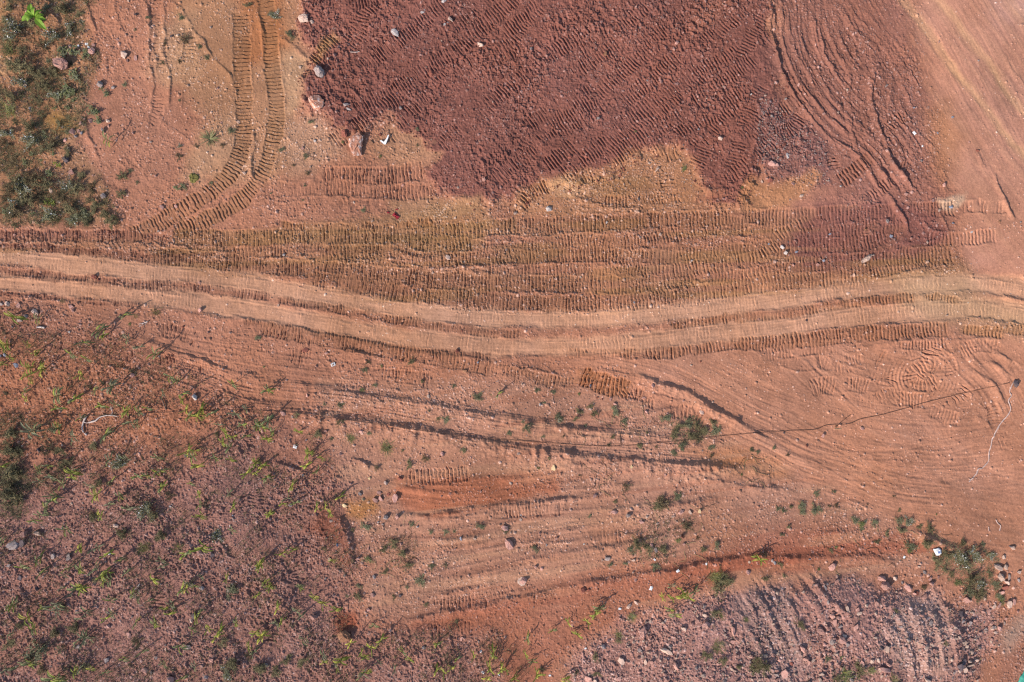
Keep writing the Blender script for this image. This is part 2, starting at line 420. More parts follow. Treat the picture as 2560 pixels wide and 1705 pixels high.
# bands that follow the road on its upper side
hz = dict(pitch=8.4, depth=.06)
for k, (v0, dv, u0, u1) in enumerate([(556, 8, 430, 1750), (574, 14, 520, 1900), (604, 24, 700, 2050), (632, 30, 760, 2000), (660, 30, 850, 1700), (536, -26, 900, 2080), (618, 10, 1250, 1900), (596, -20, 1500, 2200), (680, 16, 900, 1500), (560, -30, 1300, 2100)]):
    n_ = 7
    track([(u0 + (u1 - u0) * t / n_, v0 + dv * math.sin(t / n_ * 2.6) + 9 * math.sin(t * 1.9 + k * 2)) for t in range(n_ + 1)], 15, 7.9 + .12 * (k % 5), .05, .62, (160, 112, 84) if k % 2 else None, .25, 260 + k)
track([(-80, 541), (150, 541), (290, 543), (392, 552)], 14, keep=.8, tint=(150, 96, 82), tk=.5, seed=41, **hz)
track([(-80, 565), (100, 570), (225, 580), (330, 592), (420, 602)], 10, keep=.72, tint=DK, tk=.6, seed=42, **hz)
track([(395, 546), (560, 546), (700, 542), (900, 539), (1000, 535), (1100, 527), (1190, 518)], 18, keep=.93, tint=OL, tk=.6, seed=43, **hz)
track([(1130, 522), (1250, 518), (1366, 511), (1540, 506), (1680, 500)], 18, keep=.9, tint=BR, tk=.35, seed=44, **hz)
track([(1705, 498), (1790, 498), (1900, 491), (1990, 489), (2060, 485)], 16, keep=.9, tint=BR, tk=.4, seed=45, **hz)
track([(2090, 482), (2160, 481), (2200, 478)], 16, keep=.75, tint=DK, tk=.3, seed=46, **hz)
track([(2210, 476), (2260, 474), (2318, 478)], 14, keep=.45, seed=47, pitch=8, depth=.05)
track([(640, 520), (760, 522), (900, 520), (1000, 510)], 9, keep=.6, tint=OR, tk=.7, seed=48, pitch=8.6, depth=.06)
track([(2130, 549), (2200, 549), (2290, 541)], 16, keep=.8, seed=49, pitch=8.6, depth=.06)
track([(735, 582), (890, 581), (994, 598), (1158, 590), (1366, 587), (1505, 592), (1608, 586), (1784, 566)], 16, keep=.78, tint=BR, tk=.4, seed=50, **hz)
track([(940, 560), (1040, 563), (1090, 560)], 15, keep=.7, tint=OL, tk=.5, seed=51, pitch=8.6, depth=.07)
track([(1170, 552), (1228, 562), (1340, 548), (1435, 562), (1560, 540)], 13, keep=.55, seed=52, pitch=7.6, depth=.06)
track([(1130, 622), (1330, 618), (1500, 624), (1610, 618)], 13, keep=.5, seed=53, pitch=8.0, depth=.06)
track([(346, 589), (420, 592), (500, 600), (625, 613), (752, 620), (925, 636), (1098, 648), (1297, 653), (1470, 654), (1600, 640)], 19, keep=.9, tint=BR, tk=.55, seed=54, **hz)
track([(720, 640), (800, 654), (880, 668), (980, 682), (1098, 690), (1230, 698), (1400, 697), (1505, 688), (1643, 668), (1784, 650), (1902, 639), (2005, 622), (2120, 598), (2190, 588)], 18, keep=.86, tint=BR, tk=.45, seed=55, **hz)
track([(1539, 626), (1620, 612), (1677, 606), (1740, 590), (1800, 540), (1870, 506)], 16, keep=.82, tint=BR, tk=.3, seed=56, **hz)
track([(1790, 575), (1815, 566), (1884, 565), (1970, 562), (2040, 543)], 17, keep=.92, tint=(132, 84, 74), tk=.45, seed=57, **hz)
track([(1800, 600), (1815, 608), (1900, 604), (2000, 598), (2090, 590), (2165, 582)], 18, keep=.85, tint=BR, tk=.35, seed=58, **hz)
track([(1690, 600), (1745, 588), (1790, 562)], 13, keep=.7, seed=59, pitch=8, depth=.08)
track(crop(3, 0, [(570, 1210), (700, 1120), (790, 1040)]), 17, keep=.95, tint=DK, tk=.5, seed=60, pitch=8.2, depth=.1)
track(crop(3, 0, [(760, 1330), (850, 1260), (960, 1180)]), 15, keep=.6, seed=61, pitch=7.5, depth=.09)
track(crop(3, 0, [(520, 1030), (540, 1130)]), 12, keep=.8, seed=62, pitch=7, depth=.09)
track(crop(3, 0, [(900, 860), (980, 780), (1040, 760)]), 14, keep=.7, seed=63, pitch=7, depth=.08)
track(crop(3, 0, [(980, 1090), (1050, 1120)]), 12, keep=.8, seed=64, pitch=7, depth=.08)
track(crop(3, 0, [(130, 900), (260, 860), (330, 760)]), 20, keep=.6, seed=65, pitch=7.5, depth=.09)
track(crop(2, 0, [(1060, 1040), (1170, 1010)]), 17, keep=.8, seed=66, pitch=8, depth=.06, slant=0)
track(crop(2, 0, [(480, 1200), (600, 1160)]), 14, keep=.8, tint=OL, tk=.3, seed=67, pitch=7.5, depth=.07)
track(crop(2, 0, [(100, 1370), (200, 1280), (300, 1230)]), 15, keep=.8, tint=OR, tk=.3, seed=68, pitch=7.8, depth=.08)
track(crop(2, 0, [(1080, 1150), (1090, 1260)]), 18, keep=.7, seed=69, pitch=7.8, depth=.07)
track(crop(2, 0, [(620, 1330), (800, 1340), (1000, 1320), (1200, 1290)]), 14, keep=.55, seed=70, pitch=7.8, depth=.07)
# the strip between the ruts and the road edges
track([(-80, 618), (0, 624), (104, 634), (242, 647), (350, 655), (450, 661), (623, 682)], 11, keep=.75, tint=(152, 102, 84), tk=.6, seed=80, pitch=8.2, depth=.055)
track([(640, 690), (720, 702), (821, 717), (960, 742), (1098, 762), (1200, 768)], 9, keep=.72, tint=(160, 108, 84), tk=.6, seed=81, pitch=8.2, depth=.05)
track([(1540, 748), (1600, 741), (1677, 731), (1784, 724), (1867, 710), (1988, 692), (2105, 683)], 11, keep=.78, tint=(152, 100, 72), tk=.6, seed=82, pitch=8.2, depth=.055)
track([(2128, 683), (2160, 684), (2205, 691)], 8, keep=.9, tint=(152, 104, 72), tk=.6, seed=83, pitch=8.2, depth=.07)
track([(-80, 668), (0, 673), (90, 680), (173, 687), (330, 702)], 6, keep=.8, tint=(140, 90, 76), tk=.6, seed=84, pitch=8.2, depth=.06)
track([(560, 738), (625, 746), (752, 771), (890, 797), (1029, 811), (1132, 820)], 7, keep=.75, tint=(146, 96, 76), tk=.6, seed=85, pitch=8.2, depth=.06)
track([(600, 752), (720, 775), (839, 795), (960, 816), (1081, 838), (1167, 857), (1245, 871), (1320, 886)], 16, keep=.62, tint=(170, 116, 88), tk=.4, seed=86, pitch=8.4, depth=.06)
track([(1300, 812), (1380, 814), (1453, 813), (1539, 810), (1643, 796), (1712, 789)], 12, keep=.6, tint=(160, 104, 76), tk=.5, seed=87, pitch=8.6, depth=.08)
track([(1700, 790), (1784, 786), (1867, 779), (1971, 769), (2092, 761), (2182, 755)], 16, keep=.95, tint=(156, 102, 74), tk=.55, seed=88, pitch=8.4, depth=.07)
track([(2212, 757), (2260, 762), (2310, 767)], 12, keep=.9, tint=(168, 116, 80), tk=.6, seed=89, pitch=8.6, depth=.08)
track([(2308, 752), (2360, 762), (2440, 775)], 11, keep=.8, tint=(168, 118, 84), tk=.6, seed=90, pitch=8.6, depth=.08)
track([(1335, 866), (1400, 885), (1450, 895)], 22, keep=.8, tint=(158, 98, 62), tk=.6, seed=91, pitch=8.6, depth=.09)
track(crop(2, 1, [(760, 1180), (870, 1150), (960, 1190)]), 13, keep=.7, seed=92, pitch=8, depth=.08)
track(crop(2, 1, [(920, 1220), (1010, 1220)]), 11, keep=.8, seed=93, pitch=8, depth=.07)
track(crop(2, 1, [(1100, 1270), (1230, 1280), (1350, 1320)]), 15, keep=.7, seed=94, pitch=8.4, depth=.06)
for k, p in enumerate([[(430, 930), (560, 980), (700, 960)], [(780, 1010), (900, 1060), (960, 1000)], [(1000, 900), (1130, 880), (1290, 930), (1330, 1040)], [(1380, 880), (1500, 830), (1640, 850)], [(1440, 1100), (1380, 1180), (1300, 1230)], [(700, 1180), (820, 1190), (960, 1150)], [(1520, 1160), (1600, 1260), (1620, 1360)], [(1680, 960), (1760, 1010)], [(180, 920), (330, 960), (480, 940)], [(1640, 1480), (1740, 1440)], [(60, 900), (200, 880), (420, 850), (700, 830)]]):
    track(crop(3, 1, p), 15, keep=.55, seed=300 + k, pitch=7.8, depth=.045)
# turning prints on the crossing
track(crop(3, 1, [(380, 1120), (460, 1095), (560, 1110)]), 19, keep=.8, seed=95, pitch=8, depth=.05)
track(crop(3, 1, [(610, 1090), (700, 1095), (780, 1110)]), 16, keep=.8, seed=96, pitch=8, depth=.05)
track(crop(3, 1, [(880, 1000), (920, 1050), (900, 1090)]), 16, keep=.9, seed=97, pitch=8, depth=.06)
track(crop(3, 1, [(1200, 820), (1180, 880), (1170, 950)]), 22, keep=.85, seed=98, pitch=8.5, depth=.07)
track(crop(3, 1, [(1050, 1060), (1100, 1000), (1180, 960), (1260, 1000)]), 18, keep=.8, seed=99, pitch=8.5, depth=.06)
track(crop(3, 1, [(1040, 1000), (1060, 1080), (1150, 1100), (1230, 1060)]), 16, keep=.8, seed=100, pitch=8, depth=.06)
track(crop(3, 1, [(960, 1190), (1060, 1190), (1160, 1200)]), 17, keep=.8, seed=101, pitch=7.6, depth=.06)
track(crop(3, 1, [(1170, 1260), (1280, 1300), (1380, 1330)]), 16, keep=.6, seed=102, pitch=7.6, depth=.05)
track(crop(3, 1, [(830, 900), (880, 930)]), 18, keep=.8, seed=103, pitch=7, depth=.06)
track(crop(3, 1, [(620, 940), (740, 920)]), 12, keep=.7, seed=104, pitch=7, depth=.05)
track(crop(3, 1, [(960, 830), (1100, 830), (1300, 815)]), 9, keep=.7, seed=105, pitch=8, depth=.06)
# old prints in the crop field and the lower strip
for k, (a, b, c, kp) in enumerate([(0, 1, [(1050, 730), (1180, 740), (1320, 790)], .75), (0, 1, [(350, 780), (420, 800), (520, 800)], .6), (0, 1, [(640, 880), (760, 920), (1000, 960), (1200, 930)], .55),
                                   (0, 1, [(950, 1030), (1090, 1060)], .7), (0, 1, [(1250, 990), (1400, 1000)], .6), (1, 1, [(240, 900), (400, 930)], .65), (1, 1, [(850, 1020), (980, 1030), (1200, 1060)], .6),
                                   (1, 2, [(1010, 210), (1150, 205), (1300, 190), (1450, 180)], .8), (1, 2, [(1560, 430), (1700, 425), (1800, 410)], .6), (2, 2, [(0, 430), (180, 415), (400, 400)], .6),
                                   (2, 2, [(100, 700), (260, 690)], .6), (2, 2, [(620, 610), (800, 600)], .7), (1, 2, [(1180, 1230), (1300, 1220), (1480, 1210)], .6), (1, 2, [(1200, 1040), (1500, 1020), (1760, 940)], .5),
                                   (0, 2, [(1500, 600), (1580, 720), (1560, 760)], .6), (0, 2, [(1640, 300), (1700, 420)], .5), (0, 2, [(1060, 960), (1040, 1100)], .6), (0, 2, [(1380, 950), (1420, 1100)], .5), (0, 2, [(1380, 400), (1460, 430)], .6),
                                   (1, 2, [(30, 300), (20, 460)], .6), (1, 2, [(260, 760), (300, 860), (260, 960)], .6), (1, 2, [(130, 1230), (110, 1340)], .5), (0, 1, [(700, 850), (900, 900)], .4)]):
    track(crop(a, b, c), 17, keep=kp, seed=110 + k, pitch=8.4, depth=.06)

# --- ridges, ruts and banks: steep side and gentle side
def ridge(pts, amp, wl, wr, seed=0, ends=60, var=.5, crisp=0.0):
    """wl: half width on the left hand of travel (up the page for a path drawn to the right), wr: on the other"""
    r = along(pts, max(wl, wr) * 3 + 4)
    if r is None:
        return
    sl, D, Sg, L = r
    D = D + (noise_at(Sg / 30, Sg * 0 + seed, 75) - .5) * 6 + (noise_at(Sg / 7.5, Sg * 0 + seed, 68) - .5) * min(1.8, .5 * max(wl, wr)) + WARP2[sl] * 3
    w = np.where(D < 0, wl, wr)
    z = np.exp(-(np.abs(D) / w) ** (2 if crisp == 0 else 1.3))
    e = np.clip(Sg / ends, 0, 1) * np.clip((L - Sg) / ends, 0, 1)
    k = (1 - var) + var * 2 * noise_at(Sg / 45, Sg * 0 + seed * 3 + .5, 76)
    k = k * (.55 + .9 * noise_at(Sg / 11, Sg * 0 + seed * 5 + .5, 67)) * (.7 + .6 * ERODE[sl])
    HB[sl] += .62 * amp * z * np.sqrt(e) * k

# sunken wheel lines below the road
ridge(crop(1, 1, [(240, 1090), (600, 1145), (900, 1195), (1200, 1238), (1500, 1295), (1800, 1335)]) + crop(2, 1, [(200, 1352), (400, 1378), (700, 1415), (1050, 1445), (1300, 1480)]), .30, 10, 28, 1, 200, .3)
ridge(crop(1, 1, [(20, 1215), (300, 1282), (700, 1335), (1000, 1380), (1300, 1430), (1560, 1475), (1807, 1520)]) + crop(2, 2, [(130, 30), (400, 52), (800, 98), (1250, 132), (1650, 172), (1800, 200)]), .40, 11, 34, 2, 160, .3)
ridge(crop(0, 1, [(920, 775), (1060, 830), (1200, 888), (1350, 930), (1500, 992), (1650, 1030), (1800, 1060)]), .15, 3, 16, 3, 80, .5)
ridge(crop(0, 1, [(1420, 1135), (1560, 1175), (1800, 1225)]), .12, 3, 14, 4, 60, .5)
ridge(crop(1, 1, [(560, 850), (720, 880), (900, 920)]), .12, 3, 14, 5, 50, .5)
ridge(crop(1, 2, [(650, 70), (760, 120), (870, 160)]), .16, 3, 14, 6, 40)
ridge(crop(2, 2, [(1200, 190), (1400, 225), (1600, 262), (1800, 285)]), .14, 4, 14, 7, 50)
# road edges
ridge([(-80, 671), (90, 680), (173, 687), (330, 702), (470, 724), (600, 742), (752, 768), (890, 797), (1029, 816), (1132, 833), (1260, 856), (1350, 880)], .08, 4, 10, 8, 40, .6)
ridge([(-80, 632), (100, 642), (200, 652), (320, 660)], .07, 3, 8, 9, 60)
ridge([(1380, 850), (1480, 868), (1600, 905)], .06, 3, 8, 10, 40)
ridge(crop(2, 1, [(880, 1030), (1000, 1080), (1130, 1110), (1250, 1165), (1340, 1225), (1450, 1290), (1600, 1370), (1760, 1450)]), .26, 6, 22, 11, 70, .4)
ridge(crop(2, 1, [(840, 1300), (950, 1290), (1060, 1255), (1160, 1245)]), .15, 6, 6, 12, 30)
ridge(crop(2, 1, [(960, 1150), (1100, 1180), (1240, 1215)]), .1, 3, 10, 13, 30)
ridge(crop(3, 1, [(1460, 1015), (1520, 1030), (1600, 1085), (1650, 1160), (1700, 1240)]), .17, 4, 10, 14, 30)
ridge(crop(3, 1, [(1590, 870), (1660, 900), (1720, 950)]), .12, 3, 10, 15, 20)
ridge(crop(3, 1, [(1340, 740), (1400, 830)]), .08, 3, 8, 16, 20)
ridge(crop(3, 1, [(1540, 940), (1640, 990), (1700, 1050)]), .1, 5, 8, 17, 20)
ridge(crop(3, 1, [(1480, 1300), (1560, 1350), (1600, 1390)]), .09, 4, 8, 18, 20)
ridge(crop(3, 1, [(600, 860), (850, 820), (1100, 790), (1350, 800), (1650, 790)]), .05, 3, 5, 19, 40)
ridge(crop(3, 1, [(300, 890), (480, 1050), (640, 1210), (720, 1290)]), .05, 3, 6, 20, 40)
ridge(crop(3, 1, [(400, 890), (470, 1000), (560, 1010)]), .06, 3, 6, 21, 20)
# furrows of the lower strip
for k, (pts, a) in enumerate([(crop(1, 2, [(1000, 285), (1200, 265), (1500, 228), (1807, 205)]), .07), (crop(1, 2, [(1090, 470), (1350, 440), (1600, 405), (1800, 392)]) + crop(2, 2, [(200, 375), (400, 345), (640, 315)]), .16),
                              (crop(1, 2, [(1180, 640), (1500, 610), (1807, 560)]), .06), (crop(2, 2, [(80, 640), (300, 580), (560, 530), (700, 500)]), .07), (crop(2, 2, [(640, 430), (900, 400), (1200, 385), (1420, 350)]), .13),
                              (crop(1, 2, [(1250, 900), (1500, 850), (1807, 800)]) + crop(2, 2, [(200, 750), (460, 700), (720, 670), (900, 640), (1080, 590)]), .11), (crop(1, 2, [(1150, 990), (1400, 960), (1700, 880)]), .06),
                              (crop(1, 2, [(1030, 1180), (1150, 1130), (1500, 1065), (1807, 1000)]) + crop(2, 2, [(200, 985), (500, 920), (760, 870), (900, 830)]), .15), (crop(2, 2, [(850, 850), (1100, 830), (1350, 770), (1600, 740), (1807, 735)]) , .22),
                              (crop(3, 2, [(100, 730), (300, 735), (500, 740), (760, 740), (900, 760), (1000, 770)]), .16), (crop(3, 2, [(300, 490), (360, 500)]), .08),
                              (crop(3, 2, [(400, 580), (620, 570), (800, 590)]), .08), (crop(3, 2, [(1060, 560), (1160, 600), (1300, 665), (1420, 690)]), .2), (crop(3, 2, [(160, 30), (330, 80), (480, 130), (600, 140)]), .06),
                              (crop(3, 2, [(1200, 210), (1300, 260), (1400, 290)]), .06), (crop(3, 2, [(0, 260), (200, 285), (320, 310)]), .1)]):
    ridge(pts, a * 1.25, 6, 17, 30 + k, 50, .45)
# gully and banks of the crop field
ridge(crop(1, 2, [(540, 440), (610, 520), (640, 620), (650, 720), (680, 840)]), .3, 9, 26, 50, 30, .5)
ridge(crop(1, 2, [(450, 470), (470, 560), (500, 650), (470, 620)]), .12, 8, 14, 51, 20, .6)
ridge(crop(1, 2, [(150, 100), (330, 160), (420, 190)]), .2, 4, 14, 52, 20, .5)
for k, c in enumerate([(150, 250, 330, 20), (330, 620, 420, 480), (1480, 460, 1530, 560), (1640, 640, 1720, 520), (980, 300, 1100, 180)]):
    ridge(crop(0, 2, [(c[0], c[1]), (c[2], c[3])]), .1, 8, 10, 54 + k, 20)
# wheel marks fanning over the upper right
LN = dict(ends=30, var=.7)
fan = [
    ([(110, -40), (125, 100), (130, 220), (160, 370), (200, 480), (260, 600), (340, 710), (430, 820), (540, 930), (680, 1030), (760, 1110), (820, 1210), (950, 1360), (1000, 1450), (1050, 1560)], .17),
    ([(140, 60), (170, 200), (230, 370), (330, 560), (430, 700), (560, 830), (680, 920)], .11), ([(200, -20), (215, 250), (270, 430), (320, 520)], .07),
    ([(240, 100), (280, 330), (370, 500), (430, 600), (530, 720), (650, 830)], .12), ([(310, 90), (350, 200)], .09),
    ([(300, 200), (400, 400), (500, 590), (600, 680)], .07), ([(425, 120), (450, 260), (500, 400), (560, 500), (640, 590)], .14), ([(470, 60), (540, 300), (640, 470)], .09),
    ([(400, 420), (470, 540), (560, 690), (640, 720)], .07), ([(590, 40), (640, 110), (690, 200), (780, 290)], .1), ([(560, 180), (600, 300), (680, 420), (730, 500)], .09),
    ([(650, 60), (740, 150), (800, 230)], .07), ([(700, 20), (760, 90)], .06), ([(650, 480), (645, 620), (660, 800), (690, 970), (720, 1040)], .1), ([(840, 410), (800, 600), (810, 760), (840, 870), (890, 960), (910, 1050), (960, 1130), (1050, 1230), (1120, 1320)], .19),
    ([(740, 640), (760, 800), (780, 940)], .08), ([(970, 530), (1030, 620), (1080, 720)], .12), ([(1080, 220), (1090, 300)], .08), ([(930, 500), (920, 640), (900, 760)], .08),
    ([(960, 640), (1020, 760), (1050, 820), (1040, 950)], .09), ([(690, 850), (740, 890), (770, 960)], .12), ([(900, 560), (860, 480)], .06), ([(1040, 460), (1100, 570), (1160, 650)], .08),
    ([(1060, 830), (1130, 900), (1220, 990)], .08), ([(830, 1040), (860, 1140), (920, 1200)], .1), ([(780, 1090), (840, 1130), (960, 1260)], .1), ([(980, 970), (1010, 1050), (1090, 1180), (1120, 1230)], .09),
    ([(1230, 1060), (1280, 1180), (1290, 1290)], .07), ([(1240, 1400), (1280, 1480), (1310, 1550)], .09), ([(1610, 1150), (1640, 1240), (1690, 1370), (1740, 1460)], .18), ([(1070, 1440), (1160, 1500), (1280, 1560)], .08),
    ([(1490, 990), (1530, 1060), (1560, 1130)], .06), ([(880, 200), (840, 300), (780, 380)], .06), ([(690, 330), (660, 460)], .06), ([(1680, 350), (1740, 480), (1807, 560)], .05), ([(640, 780), (720, 830), (780, 900)], .07),
]
for k, (p, a) in enumerate(fan):
    ridge(crop(3, 0, p), a, 7.0, 2.6, 80 + k, **LN) if p[-1][0] < p[0][0] else ridge(crop(3, 0, p), a, 2.6, 7.5, 80 + k, **LN)
# finer lines between them, following the same bends
def combed(pts, reach, fine_w, amp, seed, length=90, side=0, tone=0.0):
    r = along(pts, reach)
    if r is None: return
    sl, D, Sg, L = r
    n1 = noise_at(Sg / length + seed, D / fine_w + seed * 3, 66) * .65 + noise_at(Sg / (length * .5), D / (fine_w * .5) + seed, 60) * .35
    w = sstep(0, .35, 1 - np.abs(D) / reach) * sstep(0, 60, Sg) * sstep(0, 60, L - Sg)
    if side: w = w * (D * side > -2)
    HB[sl] += (n1 - .5) * amp * w
    if tone:
        COL[sl] *= (1 + (n1 - .5) * tone * w)[..., None]
FB = crop(3, 0, [(110, -60), (125, 100), (130, 220), (160, 370), (200, 480), (260, 600), (340, 710), (430, 820), (540, 930), (680, 1030), (760, 1110), (820, 1210), (950, 1360)])
combed(FB, 165, 5.5, .125, 1, 120, -1, .1)
combed(crop(3, 0, [(860, 380), (810, 560), (810, 720), (840, 860), (900, 1000), (1000, 1160), (1120, 1310)]), 90, 5, .06, 2, 90)
combed(crop(3, 0, [(600, 0), (680, 180), (800, 320), (960, 520), (1080, 740)]), 80, 5, .05, 3, 80)
combed(crop(2, 1, [(300, 960), (600, 980), (900, 1050), (1120, 1120), (1350, 1240), (1600, 1380), (1807, 1480)]) + crop(3, 2, [(320, 70), (620, 170), (1000, 290), (1400, 330)]), 75, 5, .05, 4, 150, 0, .14)
combed(crop(3, 1, [(-400, 1000), (-100, 1150), (250, 1290), (600, 1400), (1000, 1470), (1400, 1480), (1850, 1420)]), 110, 6, .04, 5, 170, 0, .12)
combed(crop(3, 2, [(0, 40), (400, 160), (900, 210), (1400, 130), (1850, 60)]), 100, 6, .035, 6, 150, 0, .1)
combed(crop(0, 1, [(900, 900), (1400, 1060)]) + crop(1, 1, [(0, 1160), (600, 1215), (1100, 1300), (1800, 1420)]) + crop(2, 1, [(300, 1440), (800, 1480), (1400, 1540)]), 55, 4, .07, 7, 130, 0, .12)
combed(crop(1, 2, [(800, 250), (1300, 320), (1807, 300)]) + crop(2, 2, [(300, 280), (700, 250)]), 70, 10, .1, 8, 160, 0, .18)
combed(crop(1, 2, [(900, 560), (1300, 560), (1807, 480)]) + crop(2, 2, [(400, 480), (1000, 430)]), 85, 11, .12, 9, 170, 0, .2)
combed(crop(1, 2, [(900, 1000), (1300, 920), (1807, 800)]) + crop(2, 2, [(400, 700), (900, 640), (1400, 500)]), 100, 11, .12, 10, 170, 0, .2)
combed(crop(3, 0, [(1300, -60), (1500, 300), (1700, 700), (1900, 1100)]), 160, 6, .03, 11, 150, 0, .1)
combed(crop(2, 2, [(1500, 880), (1620, 1080), (1740, 1300), (1800, 1600)]), 110, 13, .2, 13, 160)
combed(crop(3, 2, [(160, 880), (330, 1120), (420, 1350), (440, 1600)]), 90, 12, .2, 14, 130)
combed(crop(3, 2, [(960, 950), (1080, 1150), (1130, 1350), (1150, 1600)]), 100, 12, .2, 15, 150)
combed([(-80, 700), (200, 730), (420, 800), (700, 850), (1000, 880)], 45, 5, .05, 12, 100, 0, .1)
combed(crop(3, 1, [(1320, 700), (1420, 900), (1600, 1100), (1760, 1420)]), 75, 7, .06, 16, 90, 0, .12)
combed(crop(3, 1, [(260, 860), (500, 1090), (760, 1330)]), 55, 6, .05, 17, 80, 0, .1)
combed(crop(3, 1, [(1850, 820), (1600, 950), (1250, 1000), (900, 960), (500, 840)]), 70, 7, .05, 18, 90, 0, .1)
combed(crop(3, 1, [(1200, 1500), (1500, 1420), (1700, 1200), (1850, 1000)]), 60, 6, .05, 19, 80, 0, .1)
# left side: old wheel lines
for k, (p, a) in enumerate([([(560, -30), (600, 100), (640, 200), (650, 260)], .12), ([(745, -20), (780, 130), (830, 220)], .1), ([(970, -20), (985, 200), (990, 360), (1015, 480), (1015, 620), (1000, 720)], .09), ([(1090, -20), (1100, 180), (1090, 330), (1110, 440), (1130, 560), (1110, 720)], .1),
                            ([(1140, 0), (1220, 90), (1330, 250), (1460, 420), (1580, 570)], .09), ([(1720, 60), (1740, 180), (1760, 300)], .1), ([(1680, 850), (1690, 1000), (1670, 1120), (1690, 1200)], .14), ([(700, 340), (700, 480), (690, 560)], .06), ([(1210, 600), (1200, 740)], .06),
                            ([(1050, 760), (1130, 840), (1220, 900), (1300, 990)], .07), ([(560, 800), (620, 960), (660, 1060)], .12)]):
    ridge(crop(0, 0, p), a, 2.8, 8, 130 + k, 30, .6)
ridge(crop(1, 0, [(170, 240), (260, 300), (340, 370), (400, 400)]), .1, 4, 8, 145, 20)
ridge(crop(1, 0, [(220, 860), (290, 950), (380, 1040), (460, 1100)]), .05, 4, 8, 146, 20)
for k, p in enumerate([[(760, 1560), (840, 1600)], ]):
    pass
for k, (c, r_, p, a) in enumerate([(1, 1, [(720, 35), (760, 60), (900, 65)], .08), (1, 1, [(900, 190), (1050, 240), (1200, 255), (1300, 240)], .1), (1, 1, [(1380, 320), (1600, 360), (1800, 370)], .1), (2, 1, [(640, 480), (860, 440), (1150, 420)], -.05), (2, 1, [(860, 90), (1000, 150), (1100, 130), (1200, 170)], .12),
                                  (2, 0, [(440, 1320), (520, 1330), (640, 1360), (900, 1400)], .1), (2, 0, [(1270, 1230), (1380, 1270), (1480, 1250)], .12), (2, 0, [(1550, 1230), (1590, 1130), (1640, 1000), (1700, 800)], .16), (3, 0, [(20, 1010), (160, 1110), (260, 1160), (420, 1090)], .12), (3, 0, [(60, 880), (100, 700), (140, 560)], .1),
                                  (1, 0, [(1300, 1360), (1400, 1320), (1520, 1310)], .1), (2, 0, [(1640, 640), (1730, 770), (1807, 780)], .1)]):
    ridge(crop(c, r_, p), a, 4, 9, 150 + k, 24, .6)

for k, p in enumerate((UP, LO)):
    track(p, 17, 8.3, .02, .42, None, 0, 230 + k, 0.0, 0.0)
    track([(a, b + 6) for a, b in p], 15, 7.7, .016, .35, None, 0, 232 + k, 0.0, 0.0)
# --- big relief
H += DARK * (1 - FAN) * (.13 + .1 * (fbm(40, 3, 240) - .5))
H += (fbm(420, 3, 200) - .5) * .5 * np.clip(1 - ROADMASK, .3, 1)
HEAPS = region([(1420, 1900), (1480, 1510), (1600, 1420), (1760, 1370), (1900, 1350), (2030, 1375), (2140, 1410), (2220, 1450), (2230, 1540), (2190, 1620), (2180, 1900)], 42, 10, 4)
H += HEAPS * (.6 + .4 * (fbm(110, 3, 210) - .5))
H += HEAP * (fbm(60, 4, 215) - .5) * .25
ridge(crop(3, 2, [(1250, 1050), (1330, 1150), (1300, 1300)]), .3, 22, 12, 161, 20)
for k, p in enumerate([[(1600, 960), (1640, 1100), (1680, 1240)], [(1720, 940), (1760, 1080), (1807, 1200)]]):
    ridge(crop(2, 2, p), .1, 4, 10, 170 + k, 20)
for k, p in enumerate([[(160, 920), (230, 1030), (290, 1150)], [(380, 850), (460, 960), (560, 1050), (640, 1120)], [(870, 1000), (880, 1080)], [(1040, 1000), (1060, 1120)], [(1100, 1240), (1130, 1400), (1140, 1480)], [(20, 950), (80, 1060), (130, 1200)]]):
    ridge(crop(3, 2, p), .2, 4, 12, 175 + k, 20)
H += FIELD * (fbm(70, 4, 220) - .5) * .26 + PURP * (fbm(36, 4, 225) - .5) * .2
H += BRUSH * (fbm(60, 4, 230) - .5) * .3
H += (1 - OPEN * .7) * (1 - ROADMASK) * (fbm(46, 4, 235) - .5) * .09
paint(DK2, (140, 88, 80), .6)
paint(MID * sstep(.52, .8, streak(1, 260, 12, 314)), (184, 128, 98), .5)
paint(MID * sstep(.6, .85, streak(-2, 200, 16, 315)), (156, 112, 74), .4)
# --- dusty streaks, drag marks
ST1 = streak(50, 260, 7, 301)
paint(OPEN * sstep(.5, .8, ST1), (212, 150, 122), .35)
for p, w, k in ((crop(3, 0, [(960, -60), (1060, 60), (1180, 230), (1320, 430), (1500, 640), (1640, 840), (1807, 1040), (1900, 1150)]), 9, .75), (crop(3, 0, [(1200, -60), (1300, 60), (1440, 250), (1600, 450), (1700, 620), (1830, 760)]), 10, .75),
                (crop(3, 0, [(1130, 120), (1260, 300), (1400, 520)]), 4, .5), (crop(3, 0, [(1700, -20), (1830, 160)]), 10, .4)):
    sl, D, Sg, L = along(p, 40)
    m = np.exp(-((D + WARP2[sl] * 6) / w) ** 2) * (.5 + .7 * noise_at(Sg / 60, D / 6, 302))
    k3 = (m * k).clip(0, 1)[..., None]
    COL[sl] = COL[sl] * (1 - k3) + soil((218, 160, 122)).astype(np.float32) * k3
    HB[sl] -= m * .02
ST2 = streak(31, 190, 5, 303)
ST3 = streak(8, 220, 5, 304)
CRU = CROSS * sstep(900, 980, V + 0 * U) * (1 - sstep(1350, 1500, V + 0 * U))
HB += CRU * (ST2 - .5) * .022 * (1 - sstep(1900, 2150, U)) * FINE
CRL = CROSS * sstep(1950, 2150, U) * sstep(960, 1040, V)
HB += CRL * (ST3 - .5) * .022 * FINE
paint(CROSS * sstep(.55, .85, ST2), (206, 146, 120), .3)
HB += OPEN * (ST1 - .5) * .014 * FINE
HB += FAN * (streak(62, 120, 5, 305) - .5) * .03 * FINE
